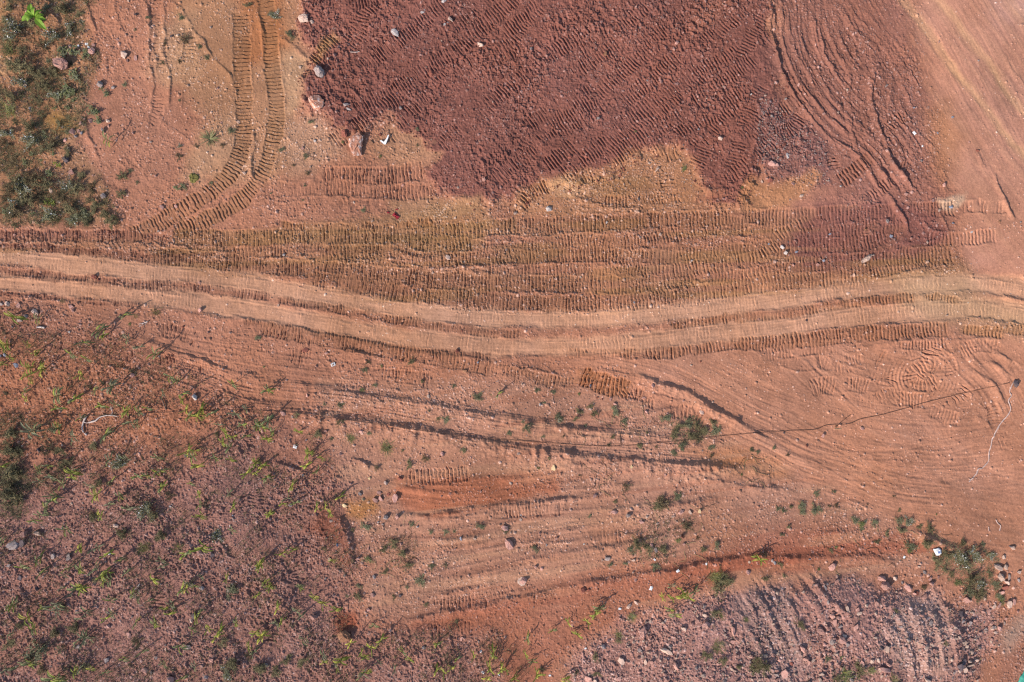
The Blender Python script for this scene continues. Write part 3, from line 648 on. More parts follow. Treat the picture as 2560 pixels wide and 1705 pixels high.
HB += LANE * (streak(-38, 120, 4, 306) - .5) * .02 * FINE
HB += LOWER * (streak(-7, 150, 9, 307) - .5) * .03 * FINE
paint(LOWER * sstep(.55, .9, streak(-7, 220, 14, 308)), (196, 142, 114), .5)
paint(LOWER * sstep(.58, .9, streak(-7, 180, 10, 309)), (170, 106, 82), .35)
arcs = np.hypot(U - 2118, (V - 868) * 1.05)
am = np.clip(1 - np.abs(arcs - 52) / 42, 0, 1) * sstep(.35, .6, noise(30, seed=310))
HB += am * np.sin(arcs * 2 * math.pi / 8.5) * .022 * FINE

B1 = fbm(170, 3, 311) - .5
COL *= (1 + CROSS * ((streak(24, 420, 46, 312) - .5) * .22 + B1 * .16))[..., None]
COL *= (1 + OPEN * (streak(52, 380, 40, 313) - .5) * .2)[..., None]
# --- stone cover: thousands of part-buried little stones in the sheet itself
ny, nx = IV1 - IV0, IU1 - IU0
PB = np.zeros((ny, nx), np.float32)
PC = np.zeros((ny, nx, 3), np.float32)
PM = np.zeros((ny, nx), np.float32)
dens = np.clip(PEB[IV0:IV1, IU0:IU1] * (.25 + 1.5 * sstep(.35, .75, fbm(64, 4, 320)[IV0:IV1, IU0:IU1])), 0, 2.2)
for rad, n, hgt in ((1, 480000, .036), (2, 50000, .052), (3, 8500, .078)):
    iy = RNG.integers(8, ny - 8, n)
    ix = RNG.integers(8, nx - 8, n)
    ok = RNG.random(n) * 2.0 < dens[iy, ix]
    iy, ix = iy[ok], ix[ok]
    n = len(iy)
    h = hgt * RNG.uniform(.45, 1.15, n)
    tone = RNG.random(n)
    base = COL[IV0 + iy, IU0 + ix]
    lum = np.where(tone < .50, RNG.uniform(.85, 1.15, n), np.where(tone < .86, RNG.uniform(1.15, 1.7, n), RNG.uniform(1.7, 2.6, n)))[:, None]
    grey = np.where(tone > .80, .42, .12)[:, None]
    pc = base * lum
    pc = pc * (1 - grey) + pc.mean(1, keepdims=True) * np.array([1.0, .97, .95]) * grey
    pc = np.minimum(pc, .62)
    ex, ey = RNG.uniform(.7, 1.15, n), RNG.uniform(.7, 1.15, n)
    ang = RNG.uniform(0, math.pi, n)
    ca, sa = np.cos(ang), np.sin(ang)
    fx, fy = RNG.uniform(-.4, .4, n), RNG.uniform(-.4, .4, n)
    for dy in range(-rad, rad + 1):
        for dx in range(-rad, rad + 1):
            a = ((dx - fx) * ca + (dy - fy) * sa) / (ex * (rad + .25))
            b = (-(dx - fx) * sa + (dy - fy) * ca) / (ey * (rad + .25))
            q = a * a + b * b
            z = h * np.sqrt(np.clip(1 - q, 0, 1)) ** .8
            sel = (q < 1) & (z > PB[iy + dy, ix + dx])
            yy, xx = iy[sel] + dy, ix[sel] + dx
            PB[yy, xx] = z[sel]
            PC[yy, xx] = pc[sel]
            PM[yy, xx] = 1
# clods
def lumps(s, seed):
    return 1 - np.abs(rnoise(s, seed, 17 + seed * 23) * 2 - 1)
cl = (lumps(21, 330) - .5) * .045 + (lumps(9.5, 331) - .5) * .055 + (lumps(5.2, 332) - .5) * .040 + (rnoise(2.6, 333, 40) - .5) * .03
patchy = .45 + 1.1 * sstep(.3, .75, fbm(80, 4, 334))
H += HB * FINE
H += cl * np.clip(CLOD, 0, 1.2) * patchy * FINE * 1.45
H += (rnoise(2.4, 340, 62) - .5) * .02 * FINE * np.clip(.3 + CLOD, 0, 1)
# colour of the soil itself varies at every size
v1, v2, v3 = fbm(150, 4, 350), fbm(26, 4, 355), rnoise(2.6, 360, 25)
COL *= (1 + (v1 - .5) * .44 + (v2 - .5) * .34 + (v3 - .5) * .26 + (rnoise(1.4, 361, 71) - .5) * .16)[..., None]
wet = fbm(120, 4, 365) - .5
COL[..., 0] *= 1 + wet * .10
COL[..., 2] *= 1 - wet * .16
s2 = rnoise(3.6, 366, 48) * (.6 + .4 * rnoise(1.7, 367, 12))
COL *= (1 + sstep(.62, .9, s2) * .35 * np.clip(PEB, 0, 1))[..., None]
core = (slice(IV0, IV1), slice(IU0, IU1))
H[core] += PB
k = (PM * .8)[..., None]
COL[core] = COL[core] * (1 - k) + PC * k
out_d = np.maximum(np.maximum(-US, US - 2354), 0)[None, :] + np.maximum(np.maximum(-VS, VS - 1568), 0)[:, None]
blend = (sstep(150, 900, out_d + WARP * 120) * .85)[..., None].astype(np.float32)
COL *= 1 - blend
COL += blend * soil((176, 118, 96)).astype(np.float32)
COL *= (1 + (fbm(700, 5, 380) - .5) * .5 * blend[..., 0])[..., None]
np.clip(COL, .01, .8, out=COL)
far = np.clip((np.hypot(U - 1177, V - 784) - 2000) / 4000, 0, 1)
H += far * (fbm(900, 3, 370) - .5) * 3.0

def Z(u, v):
    """ground height under a layout point"""
    j = int(np.clip(np.searchsorted(US, u) - 1, 0, NU - 2))
    i = int(np.clip(np.searchsorted(VS, v) - 1, 0, NV - 2))
    f, g = (u - US[j]) / (US[j + 1] - US[j]), (v - VS[i]) / (VS[i + 1] - VS[i])
    return float((H[i, j] * (1 - f) + H[i, j + 1] * f) * (1 - g) + (H[i + 1, j] * (1 - f) + H[i + 1, j + 1] * f) * g)

def Zlow(u, v, r):
    q = [Z(u + r * math.cos(a), v + r * math.sin(a)) for a in np.arange(0, 6.2, .8)] + [Z(u, v)]
    return min(q) * .6 + sum(q) / len(q) * .4

# ------------------------------------------------------------------ materials
def mat(name, build):
    m = bpy.data.materials.new(name)
    m.use_nodes = True
    nt = m.node_tree
    b = nt.nodes["Principled BSDF"]
    b.inputs["Specular IOR Level"].default_value = .15
    b.inputs["Roughness"].default_value = .92
    build(nt, b)
    return m

def node(nt, kind, **kw):
    n = nt.nodes.new(kind)
    for a, v in kw.items():
        setattr(n, a, v)
    return n

def ground_mat(nt, b):
    at = node(nt, "ShaderNodeAttribute", attribute_name="soil")
    tc = node(nt, "ShaderNodeTexCoord")
    nz = node(nt, "ShaderNodeTexNoise")
    nz.inputs["Scale"].default_value = 22
    nz.inputs["Detail"].default_value = 5
    nz.inputs["Roughness"].default_value = .7
    nt.links.new(tc.outputs["Object"], nz.inputs["Vector"])
    mr = node(nt, "ShaderNodeMapRange")
    mr.inputs["From Min"].default_value = .25
    mr.inputs["From Max"].default_value = .75
    mr.inputs["To Min"].default_value = .82
    mr.inputs["To Max"].default_value = 1.2
    nt.links.new(nz.outputs["Fac"], mr.inputs["Value"])
    mx = node(nt, "ShaderNodeVectorMath", operation='SCALE')
    nt.links.new(at.outputs["Color"], mx.inputs[0])
    nt.links.new(mr.outputs[0], mx.inputs["Scale"])
    nt.links.new(mx.outputs[0], b.inputs["Base Color"])
    n2 = node(nt, "ShaderNodeTexNoise")
    n2.inputs["Scale"].default_value = 34
    n2.inputs["Detail"].default_value = 4
    nt.links.new(tc.outputs["Object"], n2.inputs["Vector"])
    bp = node(nt, "ShaderNodeBump")
    bp.inputs["Strength"].default_value = .35
    bp.inputs["Distance"].default_value = .03
    nt.links.new(n2.outputs["Fac"], bp.inputs["Height"])
    nt.links.new(bp.outputs[0], b.inputs["Normal"])
    b.inputs["Specular IOR Level"].default_value = .05
    b.inputs["Roughness"].default_value = 1.0
M_GROUND = mat("red_laterite_soil", ground_mat)

def mesh_from(name, co, faces, m, smooth=False, mats=None, mi=None):
    """co (n,3), faces: array (k,3|4) or list of arrays"""
    me = bpy.data.meshes.new(name)
    if not isinstance(faces, list):
        faces = [faces]
    faces = [np.asarray(f) for f in faces if len(f)]
    me.vertices.add(len(co))
    me.vertices.foreach_set("co", np.asarray(co, np.float32).ravel())
    nl = sum(f.size for f in faces)
    me.loops.add(nl)
    me.loops.foreach_set("vertex_index", np.concatenate([f.ravel() for f in faces]).astype(np.int32))
    npoly = sum(len(f) for f in faces)
    me.polygons.add(npoly)
    sizes = np.concatenate([np.full(len(f), f.shape[1]) for f in faces])
    st = np.concatenate([[0], np.cumsum(sizes)[:-1]]).astype(np.int32)
    me.polygons.foreach_set("loop_start", st)
    me.polygons.foreach_set("use_smooth", np.full(npoly, smooth))
    for x in (mats or [m]):
        me.materials.append(x)
    if mi is not None:
        me.polygons.foreach_set("material_index", np.asarray(mi, np.int32))
    me.update()
    me.validate()
    return me

gx, gy = np.meshgrid(wx(US), wy(VS))
co = np.stack([gx, gy, H], -1).reshape(-1, 3)
idx = np.arange(NU * NV, dtype=np.int32).reshape(NV, NU)
quads = np.stack([idx[1:, :-1], idx[1:, 1:], idx[:-1, 1:], idx[:-1, :-1]], -1).reshape(-1, 4)
me = bpy.data.meshes.new("ground")
me.vertices.add(len(co))
me.vertices.foreach_set("co", co.astype(np.float32).ravel())
me.loops.add(quads.size)
me.loops.foreach_set("vertex_index", quads.ravel())
me.polygons.add(len(quads))
me.polygons.foreach_set("loop_start", np.arange(0, quads.size, 4, dtype=np.int32))
me.polygons.foreach_set("use_smooth", np.ones(len(quads), bool))
ca = me.attributes.new("soil", 'FLOAT_COLOR', 'POINT')
ca.data.foreach_set("color", np.concatenate([COL.reshape(-1, 3), np.ones((NU * NV, 1), np.float32)], 1).astype(np.float32).ravel())
me.materials.append(M_GROUND)
me.update()
ground = bpy.data.objects.new("ground", me)
ground["kind"] = "structure"
C.collection.objects.link(ground)
del co, quads, gx, gy, PC, PM
# ------------------------------------------------------------------ things
THINGS = []            # (object, u, v, kind words, metres across)
def link(name, me, u=None, v=None):
    o = bpy.data.objects.new(name, me)
    C.collection.objects.link(o)
    return o

def tag(o, label, cat, group=None, kind=None):
    if label: o["label"] = label
    if cat: o["category"] = cat
    if group: o["group"] = group
    if kind: o["kind"] = kind
    return o

def tint_mat(name, rgb, rgb2, scale=6.0, spread=.25, rough=.9, trans=0.0, g=.62, stops=(.36, .66)):
    c1, c2 = lin(rgb) * g, lin(rgb2) * g
    def build(nt, b):
        tc = node(nt, "ShaderNodeTexCoord")
        nz = node(nt, "ShaderNodeTexNoise")
        nz.inputs["Scale"].default_value = scale
        nz.inputs["Detail"].default_value = 5
        nz.inputs["Roughness"].default_value = .65
        nt.links.new(tc.outputs["Object"], nz.inputs["Vector"])
        rp = node(nt, "ShaderNodeValToRGB")
        rp.color_ramp.elements[0].position, rp.color_ramp.elements[1].position = stops
        rp.color_ramp.elements[0].color = (*c1, 1)
        rp.color_ramp.elements[1].color = (*c2, 1)
        nt.links.new(nz.outputs["Fac"], rp.inputs["Fac"])
        oi = node(nt, "ShaderNodeObjectInfo")
        mr = node(nt, "ShaderNodeMapRange")
        mr.inputs["To Min"].default_value = 1 - spread
        mr.inputs["To Max"].default_value = 1 + spread
        nt.links.new(oi.outputs["Random"], mr.inputs["Value"])
        sc = node(nt, "ShaderNodeVectorMath", operation='SCALE')
        nt.links.new(rp.outputs["Color"], sc.inputs[0])
        nt.links.new(mr.outputs[0], sc.inputs["Scale"])
        nt.links.new(sc.outputs[0], b.inputs["Base Color"])
        b.inputs["Roughness"].default_value = rough
        if trans:
            tr = node(nt, "ShaderNodeBsdfTranslucent")
            nt.links.new(sc.outputs[0], tr.inputs["Color"])
            mx = node(nt, "ShaderNodeMixShader")
            mx.inputs[0].default_value = trans
            nt.links.new(b.outputs[0], mx.inputs[1])
            nt.links.new(tr.outputs[0], mx.inputs[2])
            nt.links.new(mx.outputs[0], nt.nodes["Material Output"].inputs[0])
    return mat(name, build)

ROCKM = {
    'p': tint_mat("pink_sandstone", (184, 132, 120), (214, 168, 154)), 'l': tint_mat("pale_stone", (196, 160, 142), (216, 188, 172)),
    'w': tint_mat("white_stone", (190, 174, 168), (214, 202, 198)), 'g': tint_mat("grey_stone", (150, 132, 128), (180, 162, 156)),
    'd': tint_mat("dark_stone", (88, 76, 80), (112, 98, 100)), 'b': tint_mat("blue_grey_stone", (136, 138, 152), (166, 168, 182)),
    'r': tint_mat("red_clay", (140, 84, 72), (160, 100, 84)), 'n': tint_mat("brown_stone", (140, 98, 76), (168, 124, 96)),
    'c': tint_mat("cream_stone", (212, 178, 134), (232, 204, 164)), 'm': tint_mat("mottled_boulder", (196, 138, 114), (228, 206, 196), 5.5, .05, .9, 0, .66, (.5, .64)),
}
WORD = {'p': 'pink', 'l': 'pale', 'w': 'white', 'g': 'grey', 'd': 'dark grey', 'b': 'blue-grey', 'r': 'red earthy', 'n': 'brown', 'c': 'cream', 'm': 'mottled pink and white'}

def rock_bm(seed, flat=1.0, n=15, rough=.05, cuts=1):
    r = random.Random(seed)
    bm = bmesh.new()
    for i in range(n):
        z = r.uniform(-1, 1)
        a = r.uniform(0, 6.283)
        q = (1 - abs(z) ** 2.6)
        s = r.uniform(.8, 1.08)
        bm.verts.new((math.cos(a) * q ** .5 * s * .5, math.sin(a) * q ** .5 * s * .5, z * .42 * flat * s))
    out = bmesh.ops.convex_hull(bm, input=bm.verts)
    junk = [g for g in out["geom_interior"] + out["geom_unused"] if isinstance(g, bmesh.types.BMVert)]
    bmesh.ops.delete(bm, geom=list(set(junk)), context='VERTS')
    bmesh.ops.triangulate(bm, faces=bm.faces)
    for k in range(cuts):
        bmesh.ops.subdivide_edges(bm, edges=bm.edges[:], cuts=1, use_grid_fill=True)
        for v in bm.verts:
            v.co += v.co.normalized() * r.uniform(-rough, rough * .6) / (1 + k)
    bmesh.ops.triangulate(bm, faces=bm.faces)
    bmesh.ops.recalc_face_normals(bm, faces=bm.faces)
    return bm

ROCKMESH = {}
def rock_mesh(colour, seed, big=False):
    k = (colour, seed, big)
    if k not in ROCKMESH:
        bm = rock_bm(seed, 1.0 if seed % 3 else .7, 22 if big else 13, .055 if big else .04, 3 if big else 1)
        me = bpy.data.meshes.new("rock")
        bm.to_mesh(me)
        bm.free()
        me.materials.append(ROCKM[colour])
        ROCKMESH[k] = me
    return ROCKMESH[k]

NROCK = 0
def rock(u, v, size, colour, aspect=None, ang=None, flat=None, label=None, big=False):
    """size: metres across"""
    global NROCK
    NROCK += 1
    r = random.Random(NROCK * 7 + 3)
    a = aspect or r.uniform(.62, .95)
    f = flat or r.uniform(.55, .85)
    name = "boulder" if size > .6 else ("rock" if size > .3 else "stone")
    if label and "slab" in label: name = "flat_stone"
    o = link(name, rock_mesh(colour, r.randrange(9) if not big else 20 + NROCK, big))
    o.rotation_euler = (r.uniform(-.15, .15), r.uniform(-.15, .15), math.radians(-ang) if ang is not None else r.uniform(0, 6.28))
    o.scale = (size, size * a, size * f)
    h = size * f * .42
    o.location = (wx(u), wy(v), Zlow(u, v, size * .3 / S) + h * .62)
    tag(o, label, name, "loose rocks" if not label else None)
    THINGS.append([o, u, v, ("rock", WORD[colour], name), size, label])
    return o

K = .34604
def rocks(col, row, text):
    for it in text.split(';'):
        p = it.split()
        if not p: continue
        (u, v), = crop(col, row, [(float(p[0]), float(p[1]))])
        rock(u, v, float(p[2]) * K * S * 1.12, p[3], float(p[4]) if len(p) > 4 else None, float(p[5]) if len(p) > 5 else None)

def R1(col, row, zx, zy, size, colour, aspect, ang, flat, label, big=True):
    (u, v), = crop(col, row, [(zx, zy)])
    return rock(u, v, size * K * S * 1.16, colour, aspect, ang, flat, label, big)

# landmark rocks
R1(1, 0, 428, 688, 104, 'm', .9, 60, .62, "big mottled pink and white boulder with a long shadow at the dark fill's edge")
R1(1, 0, 690, 962, 150, 'm', .68, 84, .42, "tall lumpy rust and white boulder, the largest, below the dark fill's corner")
R1(1, 0, 455, 485, 76, 'g', .8, 70, .75, "grey and white craggy boulder above the big mottled boulder")
R1(1, 0, 350, 128, 78, 'l', .75, 0, .55, "pale broken boulder at the upper corner of the dark red fill")
R1(1, 0, 400, 152, 30, 'l', .8, 0, .6, "small pale chunk broken off the boulder at the fill's upper corner", False)
R1(1, 0, 617, 890, 52, 'r', .8, 80, .7, "red earthy rock pressed against the tallest lumpy boulder")
R1(1, 0, 627, 697, 48, 'g', .6, 20, .5, "flat grey stone beside a white splinter, right of the mottled boulder", False)
R1(1, 0, 645, 727, 36, 'w', .45, 25, .4, "white triangular splinter of stone below the flat grey stone", False)
R1(1, 0, 580, 683, 44, 'r', .7, 10, .5, "red earthy lump beside the flat grey stone", False)
R1(1, 0, 955, 222, 58, 'w', .7, 50, .45, "crumbled white stone lying alone in the dark red fill")
R1(1, 0, 1320, 135, 42, 'l', .7, 70, .8, "pale upright rock with two white chips in the dark red fill", False)
R1(1, 0, 1137, 86, 36, 'w', .6, -30, .25, "scatter of white flat chips near the top of the dark red fill", False)
R1(1, 0, 1278, 12, 40, 'w', .6, -40, .4, "grey-white stone at the top edge of the photo in the dark fill", False)
R1(1, 0, 1518, 305, 42, 'l', .75, 20, .8, "pink-white pointed rock standing alone in the dark red fill", False)
R1(1, 0, 1192, 488, 58, 'r', .7, 15, .5, "low red clay lump in the middle of the dark fill", False)
R1(2, 0, 670, 366, 34, 'n', .8, -35, .8, "square orange-brown stone with a crisp shadow in the dark fill", False)
R1(2, 0, 298, 1390, 42, 'w', .9, 0, .75, "round white and rust stone beneath the dark fill's lower edge", False)
R1(2, 0, 1427, 930, 34, 'l', .8, 20, .8, "pale stone with a dark hollow beside it near the right of the fill", False)
R1(2, 0, 1770, 1093, 70, 'p', .5, 15, .4, "split red-pink slab at the foot of the grey rubble patch")
R1(3, 0, 227, 1040, 44, 'w', .5, 70, .5, "white brick-shaped stone in the grey rubble above the split slab", False)
R1(0, 0, 418, 430, 100, 'p', .75, 8, .8, "flat-topped pink block among the green weeds of the top corner")
R1(0, 0, 610, 340, 58, 'p', .8, 60, .6, "grey-pink rock at the right edge of the weeds")
R1(0, 0, 825, 364, 54, 'l', .85, 70, .6, "pale pink rock on bare soil, above a cluster of shards", False)
R1(0, 0, 440, 1058, 50, 'd', .9, 60, .7, "dark grey rock at the edge of the lower weeds", False)
R1(0, 0, 475, 1145, 44, 'p', .85, 10, .7, "rounded pink rock just below the dark grey rock", False)
R1(0, 0, 158, 550, 56, 'l', .8, 30, .5, "crumbled off-white stone inside the weeds", False)
R1(0, 0, 690, 1300, 48, 'g', .8, 10, .6, "grey rock by the lower right of the weed patch", False)
R1(0, 1, 630, 372, 46, 'r', .85, 70, .7, "red-brown rock lying on the strip between the two wheel ruts", False)
R1(0, 1, 240, 616, 54, 'l', .68, 60, .6, "pale kite-shaped rock below the road at far left")
R1(0, 1, 55, 558, 42, 'l', .75, 30, .6, "cream-white rock just under the road's lower edge", False)
R1(0, 1, 12, 555, 34, 'g', .8, 30, .6, "grey rock at the left frame edge under the road", False)
R1(0, 1, 110, 965, 40, 'b', .75, 15, .6, "blue-grey rounded stone among yellow seedlings at far left", False)
R1(0, 1, 883, 1030, 44, 'p', .7, -25, .7, "pink stone on a gravelly strip in the crop field", False)
R1(0, 1, 1302, 1176, 46, 'w', .7, 60, .9, "whitish pointed rock with a long shadow beside a seedling", False)
R1(1, 1, 210, 1283, 44, 'p', .6, 20, .6, "oval pink-brown rock at the end of the lower sunken rut", False)
R1(1, 1, 358, 864, 46, 'r', .75, -30, .6, "red clod below the road's lower edge, with a hollow", False)
R1(1, 1, 1360, 868, 40, 'r', .7, 0, .6, "red clod in the shaded lower road edge", False)
R1(1, 1, 1300, 247, 40, 'l', .8, 20, .6, "pale stone amid the crawler tracks above the road", False)
R1(2, 1, 982, 1098, 36, 'p', .85, 0, .7, "pink stone at the upper end of the curving ridge below the road", False)
R1(2, 1, 1312, 1277, 36, 'l', .75, 20, .6, "pale stone beside the curving ridge near the weeds", False)
R1(3, 1, 757, 258, 88, 'l', .36, -36, .35, "long pale slab lying diagonally in the tracks above the road")
R1(3, 1, 198, 182, 34, 'w', .7, 40, .8, "pointed white stone at the left tip of the dark red tracks", False)
R1(3, 1, 1740, 1087, 56, 'd', .75, 45, .7, "dark grey rock weighing down the end of the white tape", False)
R1(3, 1, 468, 1430, 34, 'p', .8, -30, .7, "pink stone on the smooth crossing below the black cable", False)
R1(3, 1, 730, 1385, 28, 'p', .8, 0, .7, "small pink stone on the smooth crossing just under the cable", False)
R1(1, 2, 617, 1256, 88, 'n', .8, 8, .75, "big square brown boulder at the mouth of the dark gully")
R1(1, 2, 410, 1132, 50, 'p', .65, 10, .6, "pink rock in the seedlings, up-left of the big brown boulder")
R1(1, 2, 1708, 645, 76, 'p', .65, 65, .5, "pink-brown oval rock alone in the furrowed strip")
R1(1, 2, 1793, 898, 60, 'l', .85, 30, .2, "pale flat slab sunk into the furrowed strip")
R1(1, 2, 953, 342, 62, 'p', .6, 100, .6, "upright pink rock, biggest of the cluster above the gully")
R1(1, 2, 858, 346, 38, 'p', .75, 60, .7, "pointed pink rock left of the biggest rock in the gully-head cluster", False)
R1(1, 2, 820, 358, 42, 'p', .75, 20, .7, "pink wedge rock at the left end of the gully-head cluster", False)
R1(1, 2, 890, 464, 48, 'g', .75, 50, .6, "purple-grey rock below the gully-head cluster", False)
R1(2, 2, 325, 143, 46, 'c', .75, 80, .6, "cream-yellow stone, brightest on the bare soil under the sunken ruts", False)
R1(2, 2, 520, 943, 54, 'r', .8, 20, .5, "red-pink flat stone on the rust-coloured bank", False)
R1(2, 2, 1615, 835, 48, 'p', .65, -15, .5, "pink slab on the rust-coloured bank below the green tuft", False)
R1(2, 2, 920, 1230, 74, 'p', .75, 110, .7, "pink angular rock with a pale top in the rubble left of the heap")
R1(2, 2, 1070, 1345, 80, 'l', .55, 25, .5, "pale elongated rock in the rubble, below the angular pink rock")
R1(3, 2, 880, 932, 78, 'p', .8, 0, .7, "large pink-brown boulder in the heap's shadow")
R1(3, 2, 860, 880, 56, 'p', .65, 0, .6, "pink slab touching the top of the large boulder in the heap's shadow")
R1(3, 2, 1040, 945, 58, 'p', .7, 30, .5, "flat pink rock in shade, right of the heap's large boulder")
R1(3, 2, 530, 798, 56, 'p', .7, -40, .7, "pink wedge rock casting a shadow on the bank above the heap")
R1(3, 2, 425, 1200, 64, 'p', .7, 35, .6, "largest pink rock of the scree on the heap's middle")
R1(3, 2, 1630, 802, 64, 'l', .55, 35, .6, "large pale rock at the head of the stone line on the right")
R1(3, 2, 1720, 672, 42, 'l', .6, 25, .7, "lone pale rock with a dark shadow above the stone line", False)

# other loose rocks, survey square by survey square
rocks(0, 0, "900 385 38 p;480 870 48 p;665 560 48 g;715 803 34 l;685 865 38 l .5 80;195 718 24 w;1170 1368 30 p;1080 1380 38 p;580 193 24 l;460 990 28 g;520 870 32 p;545 885 26 b;750 578 28 g;780 260 24 p;320 480 28 g;1405 185 18 l;1630 1150 30 l;620 300 30 p;600 800 34 p;560 790 26 p;720 835 26 p;430 930 30 p;505 905 26 g;410 840 20 l;350 1270 40 l;170 1255 26 w;400 1345 24 w;120 180 30 g;845 400 26 p;1005 945 18 l;1010 1160 16 l;885 885 22 p;1040 1170 20 p;840 1270 16 p;1450 585 20 p;1475 815 18 p;1145 245 22 d;905 100 24 d;860 10 20 l;540 820 30 p")
rocks(1, 0, "635 820 38 r;520 710 26 p;562 743 24 p;417 935 24 w;1545 1195 40 p;1000 1225 26 p;678 1345 22 l;1790 620 26 p;1575 430 26 r;1400 390 34 r;1355 410 34 r;1240 570 32 r;1650 520 46 r;988 718 24 g;880 940 20 l;790 945 38 n;1300 960 16 p;510 398 18 l;1350 1447 22 l;1577 1398 20 l;1748 1415 26 l;320 447 24 l;1283 168 22 w;1303 157 18 w;970 240 18 w;1150 72 16 w;1260 295 24 r;1610 300 20 r;1095 175 24 r;390 1110 18 l;340 985 24 p;600 1180 20 p;690 885 22 r;850 890 24 r;1350 855 24 r;960 615 18 b;1370 1250 20 l;800 1470 18 l")
rocks(2, 0, "1140 295 32 p;1122 335 28 p;947 545 24 g;115 618 28 p;445 350 20 p;622 797 24 g;435 1045 32 r;545 1045 32 r;1800 555 28 p;1700 665 26 p;1015 1130 44 l .5;893 1325 26 l;1285 865 16 w;75 1415 24 l;1295 818 18 p;1635 635 16 w;290 625 24 r;530 305 22 r;600 340 24 r;180 335 22 g;1450 580 16 l;1185 970 16 g;225 1360 18 l;680 1480 18 w;1720 760 24 g;1740 1190 26 p;1655 1140 26 p;1760 1205 36 r;1530 1225 30 r;960 1085 18 l;820 1150 16 l")
rocks(3, 0, "160 1103 28 p;265 1222 30 p;320 1302 32 l;470 757 24 p;570 750 22 l;150 555 26 g;50 665 26 g;890 570 26 g;628 600 22 l;1505 402 16 w;893 930 24 p;1243 275 18 p;1320 1375 30 b;1265 1230 32 p;1330 780 18 b;1120 1070 22 g;1015 1290 26 p;1190 1335 28 p;600 1000 18 p;245 1330 18 l;1240 1400 24 l;1440 945 16 p;580 1240 16 w;885 1470 22 g;1230 885 16 b;1075 715 16 b;1495 1000 26 r;60 1210 22 l;120 780 22 g;80 640 18 l;220 660 22 g;390 840 22 p")
rocks(0, 1, "655 395 22 r;125 565 40 p;478 575 36 p;490 600 28 p;140 662 36 g;175 640 32 g;35 895 28 b;10 903 24 b;1215 708 24 r;1335 600 38 p;1325 418 22 p;460 745 18 w;535 672 22 p;858 1305 20 p;90 710 20 g;40 780 18 g;1540 900 18 p;1385 745 20 p;820 1470 18 r;1490 990 16 w;780 790 20 p;830 985 24 l;1060 905 18 g;365 980 24 p;1545 1265 20 b;95 100 26 p;1050 75 22 l;150 1500 16 w;415 1495 14 w;595 1192 14 w")
rocks(1, 1, "495 1400 26 p;730 1400 28 p;290 1500 28 w .6 60;1175 1172 30 l;497 885 28 p;172 770 24 r;1395 735 20 r;175 567 20 l;215 232 22 w;1080 1303 22 p;275 1305 22 l;370 1165 30 p .5 80;1410 275 20 w;1200 350 22 l;1160 1275 24 p;880 1175 14 p;560 1100 14 l;145 1470 18 l;465 1330 16 l;1500 945 18 b;1415 1000 30 n;540 960 26 l;430 970 22 p;995 935 24 r;1690 200 22 l;1520 1440 22 p;1665 1275 20 p;365 1460 16 b;600 1340 16 p;700 1250 14 p")
rocks(2, 1, "865 547 18 w;508 380 20 l;738 1222 28 p;708 1190 26 p;930 1182 28 p;945 1272 28 p;573 1097 20 b;572 1258 24 l;240 1225 22 w;1305 940 18 r;1243 963 16 l;1035 95 24 l;1760 160 18 w;805 705 14 p;1130 680 14 p;1290 1475 14 w;655 1190 18 r;830 1165 18 p;620 1180 16 r;900 120 18 l;120 1090 18 l;1390 1210 18 l;690 720 14 p;1245 270 16 w;90 620 14 l;680 530 18 p;320 1015 18 p;1190 1200 16 p")
rocks(3, 1, "800 235 20 l;222 220 34 w .8;472 272 24 b;430 298 24 p;920 110 26 b;1163 148 24 l;290 213 20 b;511 95 20 b;747 65 24 n;558 1372 22 n;363 1500 22 r;215 1415 14 d;358 667 18 d;1640 12 20 n;722 282 20 l;270 300 24 p;1050 120 24 p;240 235 18 p;1500 650 14 p;45 660 16 p;110 160 20 b;1290 635 18 l;450 440 14 l;890 10 28 g;1780 15 16 g;1330 22 18 b;1455 80 18 w;280 140 18 p")
rocks(0, 2, "100 655 76 g;168 580 54 p;165 640 56 d .8;258 577 54 l .5 25;775 527 42 l .7 15;458 735 52 g;715 1200 50 p;855 1255 40 p;712 1420 44 g;1255 1325 52 g;962 1490 52 p;1135 1545 66 p;1300 1120 44 d;1275 1155 36 l;1345 940 36 g;1415 1410 42 p;1330 700 44 p;1420 720 40 d;515 1335 38 g;1375 1525 36 g;250 945 32 d;300 955 28 p;1040 1400 30 g;1525 955 36 g;432 1405 26 p;265 25 36 d;310 30 30 p;1240 65 22 g;480 380 22 l;1410 260 24 p;760 300 22 p;360 730 40 g;340 715 30 p;65 790 34 g;20 705 30 d;405 460 26 d;930 955 20 w;985 1360 22 l;1105 1345 26 l;1555 455 14 b;1535 525 16 w;905 105 16 w;1135 400 22 w;1310 480 26 p;1620 715 24 p;1700 810 18 g;880 1130 18 g;515 1090 18 w;1430 1330 24 d;1010 1500 26 g;1210 545 22 p;600 870 24 p;250 1320 20 d;145 870 34 d;1380 985 20 d;1570 900 16 w;1545 915 16 w")
